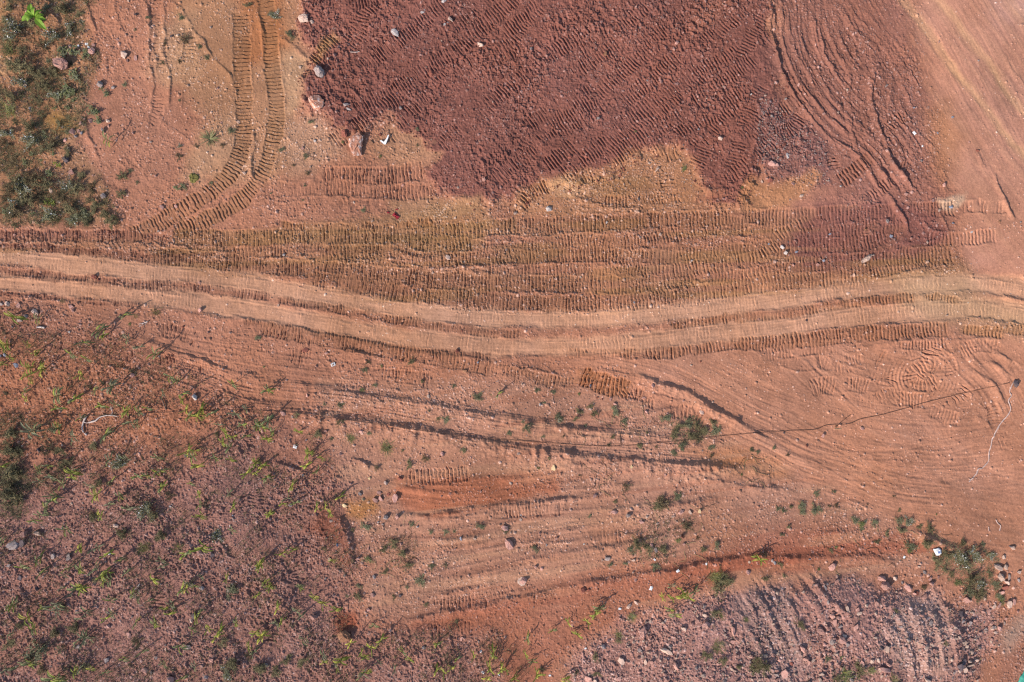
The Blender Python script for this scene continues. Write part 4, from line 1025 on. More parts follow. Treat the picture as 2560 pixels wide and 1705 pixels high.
rocks(1, 2, "845 312 34 p;970 470 40 p;720 315 30 g;780 215 26 c;740 352 22 c;890 245 34 l;1390 610 30 b .6 80;705 745 32 p;515 752 30 l;813 868 34 g;985 995 26 d;800 988 36 p;775 680 26 p;1680 540 50 p;1140 1330 40 g;340 188 18 w;260 388 34 g;775 1085 30 p;1265 52 34 p;1480 610 26 l;990 650 24 p;1575 605 20 l;1100 535 20 w;1395 1275 30 p;1455 1225 20 p;1520 300 22 p;905 320 30 r;985 215 34 r;620 390 34 c;1130 15 16 p;590 50 28 p;1770 45 28 l;870 520 20 g;530 490 24 l;350 1210 20 p;100 1450 30 g;540 1140 24 p;1000 1290 18 p;1350 680 18 p;840 505 18 w;1720 245 26 l;1455 75 18 p;1715 320 20 p;660 250 26 p;570 650 26 b .5;1230 525 18 p;1520 1360 14 w;1535 1500 18 w;1640 1512 16 w;765 1125 18 w;1260 330 18 p")
rocks(2, 2, "840 132 26 c;725 435 54 p .5 -10;815 455 52 l .55 -10;910 500 40 p;1170 435 48 p;1235 435 38 l .6 60;1295 428 34 c;1005 685 36 g;560 945 30 r;1185 1200 44 l;1095 1310 32 g;1320 1165 66 p .6 -20;1240 1165 46 p;780 1425 58 l;1125 1430 54 p .6 70;930 1415 48 l .45 75;655 1330 46 g;1300 1490 42 l;895 1485 36 p;830 1060 46 l .6 -40;1500 1200 70 p .32 75;1500 1270 40 p;860 755 30 l;870 885 32 p;210 795 34 p .6;250 810 30 p;1790 770 30 w;1775 755 22 w;1625 770 22 l;685 740 40 g;235 573 24 p;345 610 34 p .5;130 890 60 p .7;945 465 20 l;1120 465 24 l;1015 510 22 l;115 455 20 w;30 645 30 r;1195 650 26 p;975 655 30 p;280 655 20 w;530 650 14 w;1230 300 18 p;1320 30 18 l;1065 185 24 p;110 485 24 l;650 755 20 l;940 1165 24 l;1065 1160 34 l;970 1160 30 l;1325 1110 36 l;1330 1060 34 g;1345 1080 24 p;880 1040 40 l .4;1180 1105 20 p;1010 1290 24 p;960 1300 24 p;690 1290 34 p;1255 1440 34 g;1285 1360 28 p;760 1540 40 p;560 1550 60 p;610 1560 36 l;900 1350 34 g;970 1410 26 p;1050 1480 26 p;1700 1400 30 p;1780 1480 40 g;1720 1200 20 g;1420 1120 20 p;1450 1200 20 g;1130 1380 24 l;80 1040 18 p;855 835 18 l;770 880 16 l;600 330 44 p .5")
rocks(3, 2, "1190 915 40 p;505 1105 52 p;520 1145 52 p;560 1255 62 p;495 1265 46 g;840 1450 90 p .4 10;1430 1440 66 l .4 -10;1350 1440 58 d .8;1380 1415 50 d;1345 1250 36 l;1390 1120 50 d;1430 1030 58 p .7 50;1680 800 44 l;1650 870 62 l .7 60;1700 870 42 l;1690 905 40 l;1670 735 34 l;1770 835 32 l;1770 890 32 g;1655 970 42 p;1710 1050 54 l .65 80;1640 1055 48 p .6;1680 935 52 r;1740 1035 46 p .5 80;145 775 24 w;130 755 22 w;730 1040 38 l;800 1030 48 p .6 60;600 1055 48 l .5 70;650 1170 56 p .5 100;300 1310 58 p .5 60;375 1390 36 l;690 1410 50 p .6 70;855 1320 52 l .7;820 1310 40 d;1160 1160 40 g;1000 1260 34 g;1130 1535 56 l .6;350 1545 46 g;190 1480 62 p;475 1010 34 g .5;540 1110 44 p;555 1170 36 g;470 1180 28 p;580 1230 34 l;600 1290 34 g;450 1290 36 p;430 1480 40 l;420 1520 44 l .5 60;330 1380 50 p .5;345 1400 40 p;500 1060 26 p;680 1085 40 l;670 1060 36 p;720 1250 24 p;780 1240 28 l;760 1390 44 l;800 1390 34 l;870 1420 44 p .5;960 1180 34 g .5;1250 985 20 p;1100 980 30 r;1120 860 26 p;1180 880 30 p;1240 870 24 p;1150 840 30 g;950 880 32 l;1545 1015 28 l;1580 1100 30 p;1610 1065 38 l;1600 1210 40 l;1560 1220 30 g;1620 1240 30 l;1640 1210 40 p .6;1680 1180 26 l;1490 1420 34 l;1440 1500 30 p;1400 1500 24 p;1310 1480 26 g;1340 1470 30 l;1290 1390 36 l .5 70;1200 1340 20 l;1450 1280 30 p;1480 1280 24 l;1590 1300 24 l;1390 1470 40 l;1320 1190 24 l;1440 1175 40 g;1390 1160 30 g;1480 1160 26 p;1150 1000 60 p .5;1080 985 30 p;1770 1100 24 p;1690 1150 24 p;1780 1380 22 p;1800 1360 18 l;1780 1450 18 p;1620 1360 14 l;600 680 22 p;740 605 20 p;1110 800 20 l;375 745 18 b;560 950 28 p;470 930 40 g .5;905 1110 26 g;620 1510 60 g .4 60;1000 910 24 g;940 1540 40 p;720 1430 24 g;540 1430 26 p;230 1390 26 p;160 1390 30 p;240 1420 30 r;90 1300 24 g;1080 1330 24 g;1150 1400 30 g;1090 1400 24 p;960 1420 24 g;1110 1080 22 g")

# past three hundred rocks the smallest go into one cover of rubble
ROCKS = [t for t in THINGS if t[3][0] == "rock"]
ROCKS.sort(key=lambda t: -t[4])
drop = ROCKS[300:] if len(ROCKS) > 300 else []
drop = [t for t in drop if not t[5]]
rub_co, rub_f, rub_n = [], [], 0
rub_m = []
RUBM = ['p', 'l', 'w', 'g', 'd', 'b', 'r', 'n', 'c', 'm']
def add_rubble(me, M, mi):
    global rub_n
    n = len(me.vertices)
    co = np.empty(n * 3, np.float32)
    me.vertices.foreach_get("co", co)
    co = co.reshape(-1, 3) @ np.array(M.to_3x3()).T + np.array(M.translation)
    f = np.empty(len(me.loops), np.int32)
    me.loops.foreach_get("vertex_index", f)
    rub_co.append(co)
    rub_f.append(f.reshape(-1, 3) + rub_n)
    rub_m.append(np.full(len(f) // 3, mi))
    rub_n += n
from mathutils import Matrix, Euler, Vector
def place_rubble(u, v, size, colour, r):
    me = rock_mesh(colour, r.randrange(9))
    f = r.uniform(.5, .9)
    M = Matrix.Translation((wx(u), wy(v), Z(u, v) + size * f * .2)) @ Euler((r.uniform(-.4, .4), r.uniform(-.4, .4), r.uniform(0, 6.28))).to_matrix().to_4x4() @ Matrix.Diagonal((size, size * r.uniform(.6, .95), size * f, 1))
    add_rubble(me, M, RUBM.index(colour))
for t in drop:
    o = t[0]
    rr = random.Random(int(t[1] * 31 + t[2]))
    place_rubble(t[1], t[2], t[4], [k for k in WORD if WORD[k] == t[3][1]][0], rr)
    THINGS.remove(t)
    bpy.data.objects.remove(o)
rr = random.Random(77)
def inside(F, u, v):
    j, i = int(np.searchsorted(US, u)), int(np.searchsorted(VS, v))
    return F[min(i, NV - 1), min(j, NU - 1)]
CLUMP = fbm(70, 4, 400)
for F, n, s0, s1, cols in ((HEAP, 4200, .05, .20, 'ppppplggd'), (HEAP, 900, .16, .36, 'ppppll'), (PURP, 2600, .04, .13, 'ppggld'), (PURP, 160, .12, .24, 'pgg'), (FIELD, 900, .04, .11, 'ppgl'), (DARK, 2600, .04, .13, 'rrrrrpl'), (DARK, 240, .12, .22, 'rrrrp'), (np.where(DARK < .5, sstep(.0, .04, DARK), 0), 520, .04, .15, 'rrrrrp'), (np.where(DARK < .5, sstep(.0, .04, DARK), 0), 160, .12, .24, 'rrrrn'), (GREY, 700, .04, .15, 'gggpl'),
                           (FAN, 500, .04, .1, 'pplrg'), (MID, 2600, .035, .10, 'ppllrg'), (LOWER, 1700, .035, .11, 'pppllg'), (BRUSH, 700, .05, .16, 'pplg'), (ORG, 520, .04, .11, 'lpnl'), (TAN, 700, .03, .09, 'pplr')):
    ii, jj = np.nonzero(F[core] > .5)
    got = 0
    for _ in range(n * 6):
        if got >= n: break
        q = rr.randrange(len(ii))
        i, j = ii[q] + IV0, jj[q] + IU0
        if CLUMP[i, j] < rr.uniform(.25, .7): continue
        u, v = US[j] + rr.uniform(-.6, .6), VS[i] + rr.uniform(-.6, .6)
        got += 1
        place_rubble(u, v, s0 + (s1 - s0) * rr.random() ** 2.2, rr.choice(cols), rr)
o = link("rubble", mesh_from("rubble", np.concatenate(rub_co), np.concatenate(rub_f), None, False, [ROCKM[k] for k in RUBM], np.concatenate(rub_m)))
tag(o, "countless small broken stones strewn over the disturbed ground", None, None, "stuff")
# ------------------------------------------------------------------ plants
LEAFM = {
    'Y': tint_mat("yellow_leaf", (212, 200, 96), (184, 184, 84), 9, .2, .55, .3), 'y': tint_mat("yellow_green_leaf", (168, 170, 80), (134, 146, 66), 9, .25, .55, .3),
    'g': tint_mat("green_leaf", (132, 136, 92), (152, 156, 108), 9, .25, .5, .3), 'd': tint_mat("dark_green_leaf", (134, 134, 104), (152, 150, 120), 9, .25, .5, .35),
    'b': tint_mat("bright_green_leaf", (126, 168, 56), (158, 192, 78), 5, .1, .4, .3), 'o': tint_mat("dry_olive_stem", (148, 134, 98), (124, 118, 86), 9, .25),
    'h': tint_mat("dry_grass_stem", (142, 118, 88), (106, 92, 68), 9, .25), 'k': tint_mat("dark_twig", (66, 54, 46), (88, 72, 58), 9, .2),
    's': tint_mat("sage_leaf", (142, 134, 98), (122, 118, 84), 9, .25, .7, .15), 'f': tint_mat("white_blossom", (225, 225, 222), (240, 240, 238), 9, .05),
    'm': tint_mat("green_moss", (112, 104, 58), (132, 122, 70), 12, .05), 'x': tint_mat("dark_red_leaf", (92, 44, 48), (70, 36, 40), 9, .1),
}

class Soup:
    def __init__(s):
        s.co, s.f, s.m = [], [], []
    def tri(s, a, b, c, m=0):
        n = len(s.co)
        s.co += [a, b, c]
        s.f.append((n, n + 1, n + 2))
        s.m.append(m)
    def ribbon(s, pts, widths, side, m=0, fold=0.0):
        """a leaf blade along pts; side: vector across; fold lifts the edges into a V"""
        n = len(s.co)
        for p, w in zip(pts, widths):
            up = Vector((0, 0, abs(w) * fold))
            s.co += [tuple(p - side * w + up), tuple(p), tuple(p + side * w + up)]
        for i in range(len(pts) - 1):
            a = n + 3 * i
            for k in (0, 1):
                s.f += [(a + k, a + k + 1, a + k + 4), (a + k, a + k + 4, a + k + 3)]
                s.m += [m, m]
    def tube(s, pts, radii, m=0, k=5):
        n = len(s.co)
        for i, (p, r) in enumerate(zip(pts, radii)):
            t = (pts[min(i + 1, len(pts) - 1)] - pts[max(i - 1, 0)]).normalized()
            a = t.orthogonal().normalized()
            b = t.cross(a)
            for j in range(k):
                q = 6.2832 * j / k
                s.co.append(tuple(p + a * math.cos(q) * r + b * math.sin(q) * r))
        for i in range(len(pts) - 1):
            for j in range(k):
                a, b = n + i * k + j, n + i * k + (j + 1) % k
                s.f += [(a, b, b + k), (a, b + k, a + k)]
                s.m += [m, m]
    def mesh(s, name, mats):
        return mesh_from(name, np.array(s.co), np.array(s.f), None, False, [LEAFM[k] for k in mats], np.array(s.m))

def blade(sp, r, base, ang, length, rise, droop, width, m=0, n=6, fold=.35, twist=0):
    d = Vector((math.cos(ang), math.sin(ang), 0))
    side = Vector((-d.y, d.x, 0))
    pts, ws = [], []
    for i in range(n + 1):
        t = i / n
        pts.append(base + d * (length * (t * .92)) + Vector((0, 0, length * (rise * t - droop * t * t))) + side * (twist * length * t * t))
        ws.append(width * (.35 + 1.3 * t) * (1 - t) ** .55 if t < 1 else 0)
    sp.ribbon(pts, ws, side, m, fold)

def maize_mesh(colour, seed):
    r = random.Random(seed)
    sp = Soup()
    h = 1.0
    lean = Vector((r.uniform(-.12, .12), r.uniform(-.12, .12), 1)) * (h * .55)
    sp.tube([Vector((0, 0, -.06)), lean * .5, lean], [.022, .018, .010], 0)
    a0 = r.uniform(0, 6.28)
    n = r.randint(5, 8)
    for i in range(n):
        t = .25 + .75 * i / n
        a = a0 + i * math.pi + r.uniform(-.65, .65)
        top = i >= n - 2
        blade(sp, r, lean * t, a, r.uniform(.34, .52) * (1.05 - .3 * abs(t - .6)), r.uniform(.9, 1.5) if top else r.uniform(.55, 1.1), r.uniform(.55, 1.3), r.uniform(.044, .068), 1 if r.random() < .22 else 0, 6, .4, r.uniform(-.25, .25))
    second = {'y': 'Y', 'Y': 'y', 'g': 'y', 'd': 'g'}[colour]
    return sp.mesh("maize_seedling", [colour, second])

def bush_mesh(kind, seed):
    r = random.Random(seed)
    sp = Soup()
    mats = {'bush': 'dgk', 'green': 'gyk', 'olive': 'oks', 'dark': 'kdo', 'sage': 'sdf', 'brown': 'hko', 'red': 'xkd'}[kind]
    n = {'bush': 560, 'green': 560, 'olive': 760, 'dark': 560, 'sage': 620, 'brown': 700, 'red': 420}[kind]
    arms = []
    for i in range(r.randint(9, 15)):
        a, e = r.uniform(0, 6.28), r.uniform(.15, 1.25)
        L = r.uniform(.28, .56)
        d = Vector((math.cos(a) * math.cos(e), math.sin(a) * math.cos(e), math.sin(e) * .9))
        bend = Vector((r.uniform(-.2, .2), r.uniform(-.2, .2), r.uniform(-.15, .1)))
        pts = [Vector((0, 0, -.03))] + [d * L * t + bend * (L * t * t) for t in (.35, .7, 1)]
        arms.append(pts)
        sp.tube(pts, [.010, .008, .006, .003], 2 if kind not in ('olive', 'dark', 'brown') else (1 if kind != 'dark' else 0), 3)
        for q in range(2):
            b = pts[2] + Vector((r.uniform(-.16, .16), r.uniform(-.16, .16), r.uniform(-.03, .12)))
            sp.tube([pts[1 + q], (pts[1 + q] + b) * .5 + Vector((0, 0, .02)), b], [.005, .004, .002], 1 if kind in ('olive', 'brown') else 2, 3)
            arms.append([pts[1 + q], pts[1 + q], (pts[1 + q] + b) * .5, b])
    fine = kind in ('olive', 'dark', 'brown')
    for i in range(n):
        p = r.choice(arms)
        t = r.random() ** .6
        j = min(2, int(t * 3))
        q = p[j].lerp(p[j + 1], t * 3 - j)
        jt = .028 if fine else .05
        q = q + Vector((r.gauss(0, jt), r.gauss(0, jt), r.gauss(0, .02)))
        q.z = max(.01, q.z)
        s = r.uniform(.018, .042) if not fine else r.uniform(.03, .075)
        a, e = r.uniform(0, 6.28), r.uniform(-.3, .9)
        d = Vector((math.cos(a) * math.cos(e), math.sin(a) * math.cos(e), math.sin(e)))
        w = d.cross(Vector((r.uniform(-.5, .5), r.uniform(-.5, .5), 1))).normalized() * (s * (.42 if not fine else .15))
        mi = 0 if r.random() < .72 else (1 if (not fine or r.random() < .5) else 2)
        if kind == 'sage' and i % 60 == 0:
            mi = 2; w *= 1.3; q.z += .05
        elif kind == 'sage' :
            mi = 0 if r.random() < .6 else 1
        elif kind in ('bush', 'green', 'red') and mi == 1 and r.random() < .5:
            mi = 0
        sp.tri(tuple(q - w), tuple(q + w), tuple(q + d * s * 1.5), mi)
        if not fine:
            sp.tri(tuple(q - w), tuple(q + d * s * 1.5), tuple(q - w * 1.4 + d * s), mi)
    return sp.mesh(kind, mats)

def grass_mesh(kind, seed):
    r = random.Random(seed)
    sp = Soup()
    mats = {'grass': 'gyo', 'drygrass': 'hoy', 'star': 'sgs'}[kind]
    for i in range({'grass': 150, 'drygrass': 110, 'star': 84}[kind]):
        a = r.uniform(0, 6.28)
        off = Vector((r.gauss(0, .12), r.gauss(0, .12), -.02)) if kind != 'star' else Vector((0, 0, 0))
        blade(sp, r, off, a, r.uniform(.2, .45) if kind != 'star' else r.uniform(.34, .6), r.uniform(.4, 1.6) if kind != 'star' else r.uniform(.15, 1.1), r.uniform(.2, .8), .008 if kind != 'star' else .015, r.choice((0, 0, 0, 1, 2)), 4, .3, r.uniform(-.2, .2))
    return sp.mesh(kind, mats)

def broad_mesh(colour, seed):
    """a loose leafy weed: several stems, each with oval leaves"""
    r = random.Random(seed)
    sp = Soup()
    for k in range(r.randint(4, 7)):
        a = r.uniform(0, 6.28)
        L = r.uniform(.25, .5)
        d = Vector((math.cos(a), math.sin(a), r.uniform(.5, 1.4))).normalized()
        stem = [Vector((0, 0, -.03)), d * L * .5, d * L + Vector((0, 0, -.02))]
        sp.tube(stem, [.012, .009, .005], 1, 4)
        for i in range(r.randint(6, 10)):
            t = r.uniform(.25, 1.0)
            blade(sp, r, d * (L * t), r.uniform(0, 6.28), r.uniform(.12, .24), r.uniform(.1, .7), r.uniform(.1, .7), r.uniform(.03, .052), r.choice((0, 0, 1)), 4, .25)
    return sp.mesh("leafy_weed", [colour, {'g': 'd', 'd': 'g', 'y': 'g'}[colour]])

CAT = {'maize': ("maize_seedling", "seedling", "maize seedling"), 'bush': ("green_weed_plant", "weed", "round green weed"), 'green': ("green_weed_plant", "weed", "fresh green weed"), 'olive': ("dry_weed_plant", "weed", "wispy olive weed"),
       'dark': ("dark_weed_plant", "weed", "dark spiky weed"), 'sage': ("flowering_weed_plant", "weed", "white-flowered grey-green weed"), 'brown': ("dry_bush", "weed", "brown dried bush"), 'red': ("dark_red_weed_plant", "weed", "dark red weed"),
       'grass': ("grass_tuft", "grass tuft", "green grass tuft"), 'drygrass': ("grass_tuft", "grass tuft", "dry straw-coloured grass tuft"), 'star': ("star_tuft", "grass tuft", "star-shaped tuft of pointed leaves"),
       'broad': ("leafy_weed_plant", "weed", "broad-leaved weed")}
PMESH = {}
def plant_mesh(kind, colour, seed):
    k = (kind, colour, seed)
    if k not in PMESH:
        if kind == 'maize': PMESH[k] = maize_mesh(colour, seed * 13 + ord(colour))
        elif kind in ('grass', 'drygrass', 'star'): PMESH[k] = grass_mesh(kind, seed)
        elif kind == 'broad': PMESH[k] = broad_mesh(colour, seed * 5 + 2)
        else: PMESH[k] = bush_mesh(kind, seed * 3 + len(kind))
    return PMESH[k]

CWORD = {'Y': 'bright yellow', 'y': 'yellow-green', 'g': 'green', 'd': 'dark green'}
NPL = 0
def plant(u, v, size, kind, colour='g', label=None):
    """u, v: where its middle shows from above; size: metres across"""
    global NPL
    NPL += 1
    r = random.Random(NPL * 11 + 1)
    tall = {'maize': 1.15, 'star': .35, 'grass': .5, 'broad': .55}.get(kind, .42) * size
    k = 1 - tall * .6 / CAM_H
    u, v = 1177 + (u - 1177) * k, 784 + (v - 784) * k
    nm, cat, words = CAT[kind]
    o = link(nm, plant_mesh(kind, colour, r.randrange(7 if kind == 'maize' else 4)))
    sc = size * {'maize': 1.65, 'star': 1.05, 'grass': 1.15, 'drygrass': 1.15, 'broad': 1.15, 'olive': .95}.get(kind, 1.0)
    o.scale = (sc, sc, sc * r.uniform(.85, 1.15) * (1.12 if kind == 'maize' else (1.05 if size > 1.3 else (.6 if kind in ('bush', 'green', 'sage') else .75))))
    o.rotation_euler = (r.uniform(-.06, .06), r.uniform(-.06, .06), r.uniform(0, 6.28))
    o.location = (wx(u), wy(v), Z(u, v))
    tag(o, label, cat, None if label else {'seedling': "maize seedlings of the field", 'weed': "weeds on the bare soil", 'grass tuft': "grass tufts"}[cat])
    w = (CWORD[colour] + " maize seedling") if kind == 'maize' else (words if kind != 'broad' else CWORD[colour] + " " + words)
    THINGS.append([o, u, v, ("plant", w, ""), size, label])
    return o

SEEDL = []
def maize(col, row, text):
    for it in text.split(';'):
        p = it.split()
        if len(p) == 4:
            (u, v), = crop(col, row, [(float(p[0]), float(p[1]))])
            SEEDL.append((float(p[2]), u, v, p[3], None))

maize(0, 1, "95 640 70 y;245 660 50 g;250 560 30 g;835 630 50 g;860 690 25 g;660 730 70 g;685 760 45 y;570 815 50 g;185 825 35 y;40 825 60 y;20 850 45 y;245 880 40 y;465 890 50 g;575 925 45 g;75 915 35 y;155 940 30 y;195 975 60 y;265 990 70 y;290 980 40 y;15 960 40 y;160 1040 35 y;210 1065 40 y;535 1030 45 y;855 785 45 d;925 840 45 d;1035 890 55 g;1130 1040 55 g;1185 1065 35 g;1545 1085 55 g;1780 1135 50 g;170 1135 40 g;170 1185 35 y;375 1165 70 g;385 1250 55 g;500 1185 55 g;635 1130 40 g;745 1100 70 d;670 1235 50 g;775 1225 40 g;835 1265 55 y;930 1270 50 g;990 1250 40 g;1080 1150 40 d;1230 1150 45 g;1215 1190 40 y;1280 1150 35 g;1460 1180 35 g;1245 1255 45 y;1340 1260 60 y;1265 1300 55 g;1310 1300 50 y;1415 1285 50 g;1350 1290 45 y;1570 1290 60 d;1640 1250 40 d;1790 1330 55 d;1140 1320 35 g;545 1310 40 g;605 1330 35 g;875 1350 60 d;910 1355 40 g;375 1385 60 g;200 1400 80 d;230 1380 70 d;710 1425 65 g;600 1435 35 y;480 1445 60 d;1285 1360 35 y;1460 1360 40 d;1560 1335 30 y;1610 1360 45 g;1500 1410 50 y;1475 1480 45 y;1530 1510 50 g;1545 1440 40 y;1640 1435 40 g;1720 1360 50 g;1785 1450 45 y;1710 1525 35 y;1430 1490 35 y;1290 1535 50 y;1305 1445 30 g;1220 1440 25 g;1145 1480 30 g;1095 1420 30 g;130 1340 30 g;1755 980 25 g;105 640 40 y;490 560 30 y")
maize(0, 2, "20 130 40 y;265 155 45 g;320 130 50 g;335 210 55 d;120 245 35 y;255 235 45 d;475 175 60 y;500 155 40 g;410 250 45 g;480 205 40 y;735 80 55 d;840 85 50 d;1050 80 50 g;930 200 50 g;980 195 40 g;755 215 40 g;600 255 45 d;640 320 60 y;345 360 60 g;370 325 50 g;305 410 50 g;275 460 50 g;230 495 45 g;810 325 45 g;735 390 60 d;860 410 55 d;670 460 45 y;715 425 35 y;1045 175 40 y;1080 160 45 g;1095 240 35 y;1075 270 50 g;1270 250 40 g;1315 130 60 Y;1385 160 35 y;1255 30 60 y;1285 65 50 g;1430 75 45 g;1545 90 40 y;1700 105 45 y;1650 180 55 y;1690 185 35 y;1755 125 40 y;1780 210 45 g;1665 235 30 y;1440 300 35 y;1330 315 40 y;1520 310 50 d;1590 290 35 d;1520 215 30 g;1455 370 30 y;1345 380 40 g;1550 400 45 y;1340 455 50 y;1435 495 35 y;1790 450 40 y;1545 560 40 g;1585 605 25 y;1660 630 30 y;1350 665 70 y;1245 715 65 g;1730 780 55 y;1540 830 35 y;1510 870 40 y;440 555 50 g;440 585 35 Y;15 630 45 g;525 680 45 y;650 675 60 d;715 720 50 y;795 750 45 g;265 740 55 g;165 800 50 g;290 830 45 g;465 805 45 g;530 815 50 g;615 830 45 d;430 850 40 d;645 790 40 d;700 850 60 y;695 890 50 y;725 885 55 g;840 835 50 d;1075 760 50 d;1080 800 40 d;1025 890 50 y;1215 940 60 g;1240 945 50 y;1265 905 50 d;1300 930 40 g;1345 860 40 d;1430 995 35 y;1330 1030 30 g;505 945 70 g;545 940 55 y;480 970 45 d;410 945 40 d;375 1050 80 d;380 1090 55 d;285 1075 45 g;95 1055 60 g;60 1060 40 g;180 1145 65 y;215 1220 50 g;80 1245 45 d;560 1105 60 d;525 1150 45 d;740 1015 50 g;880 980 40 g;920 995 55 d;995 1020 40 d;1145 1045 55 d;745 1110 50 d;710 1150 45 y;910 1165 45 g;1025 1175 50 g;1015 1245 35 d;1135 1105 50 y;1090 1080 40 y;1230 1075 30 Y;1310 1140 45 y;1325 1100 40 g;1365 1140 30 y;1290 1210 40 g;1395 1205 40 y;1470 1220 50 y;1440 1255 55 y;1610 1050 35 Y;1655 995 35 y;1645 940 35 y;1700 1000 30 y;1500 1130 30 y;1570 1170 40 g;1600 1215 35 y;1660 1150 35 y;1690 1145 30 g;1745 1265 60 Y;1650 1330 40 y;1695 1365 40 g;555 1275 70 d;590 1290 50 d;505 1300 50 d;400 1350 40 d;190 1450 60 g;150 1440 50 d;350 1550 80 g;405 1540 50 g;30 1500 60 d;500 1490 50 y;535 1475 40 d;605 1480 40 y;700 1495 45 g;825 1415 45 g;885 1380 35 d;945 1360 50 g;1205 1325 60 g;1090 1445 40 g;1295 1455 40 d;1220 1535 45 g;1300 1540 35 g;1775 890 35 y;1800 930 40 y")
maize(1, 2, "25 110 40 y;75 125 40 y;25 175 40 y;100 210 40 g;375 50 50 y;460 75 40 y;365 125 50 y;435 160 40 g;345 275 30 y;265 260 55 y;300 255 35 Y;220 300 30 y;235 350 50 d;210 380 40 y;300 370 40 g;405 340 30 y;515 310 35 y;490 390 40 y;430 405 40 y;385 400 30 y;590 330 45 y;520 440 45 y;445 440 30 y;165 330 30 y;120 450 40 y;480 530 35 y;500 620 35 g;335 640 35 y;375 630 30 g;275 685 40 y;210 705 45 y;210 740 30 y;285 750 30 y;355 770 30 y;55 780 60 Y;410 790 35 y;535 760 40 y;665 650 35 y;635 800 25 Y;490 860 35 d;150 865 30 y;95 895 40 y;120 935 40 y;35 995 40 y;320 940 40 g;365 915 30 y;155 970 30 g;410 1010 50 y;475 1050 50 y;445 970 30 y;170 1070 50 y;225 1110 35 y;200 1160 40 y;300 1095 50 d;330 1130 40 d;480 1115 35 y;555 1095 50 y;600 1045 30 y;610 1105 30 g;160 1185 50 d;75 1260 60 Y;160 1270 35 y;20 1240 45 y;20 1370 50 d;350 1280 60 d;655 1310 50 Y;700 1250 30 g;860 1290 55 y;790 1330 50 y;810 1190 45 g;590 1420 60 y;470 1390 50 d;500 1360 30 y;730 1360 40 y;755 1400 40 y;680 1375 30 y;845 1440 40 d;950 1480 40 d;740 1510 60 d;765 1500 50 y;1000 1360 50 g;1055 1415 40 y;1235 1310 40 g;1210 1360 35 y;1225 1490 45 y;1230 1395 30 y;1310 1400 30 y;1365 1415 40 g;1325 1470 40 y;1470 1380 40 y;1600 1365 50 y;1605 1395 40 g;1550 1255 35 g;1355 1195 25 y;1580 1460 60 Y;1660 1470 50 y;1690 1420 30 y;1560 1540 50 Y;1270 1490 40 y;1745 1530 45 y;1510 1480 30 y;1145 1495 35 g;1200 1475 35 y;570 1470 40 g;480 1430 40 y")
maize(2, 2, "160 1270 45 g;425 1170 40 y;380 1155 25 g;550 1165 40 y;500 1190 35 y;490 1250 45 y;525 1290 35 y;350 1280 30 y;310 1295 35 y;405 1270 30 y;390 1335 35 y;595 1350 30 y;610 1115 50 y;635 1075 55 g;265 1175 35 g;325 1225 40 g;145 1385 40 y;190 1425 40 g;225 1420 35 y;10 1480 40 y;75 1530 35 y;220 1515 50 y;245 1520 40 y;120 1490 35 y;280 1475 30 y;450 1390 25 y;410 1545 40 y;1055 1005 45 Y;1110 1005 40 y;1185 960 45 y;1180 1000 50 y;1230 1010 50 y;1275 965 55 g;1100 1085 40 g;1135 1115 50 g;1120 925 40 d;1690 745 50 y")
maize(1, 1, "105 1135 50 g;310 1405 45 y;1640 1155 42 g;115 1330 60 g;30 1360 45 g;75 1370 50 g;140 1405 40 g;105 1450 40 y;385 1540 45 y;40 1525 35 y;835 1165 22 g")
maize(0, 0, "715 930 60 g;265 180 30 y")
maize(3, 2, "45 740 55 y")
SEEDL.sort(key=lambda t: -t[0])
for sz, u, v, c, _ in SEEDL[:300]:
    plant(u, v, sz * K * S * 1.25, 'maize', c)

def weeds(col, row, text):
    for it in text.split(';'):
        p = it.split()
        if not p: continue
        (u, v), = crop(col, row, [(float(p[0]), float(p[1]))])
        kd = p[3]
        c = 'g'
        if kd.startswith('broad'):
            c = kd[5:] or 'g'
            kd = 'broad'
        plant(u, v, float(p[2]) * K * S * (1.3 if kd in ('bush', 'olive', 'sage', 'green') else 1.15), kd, c)

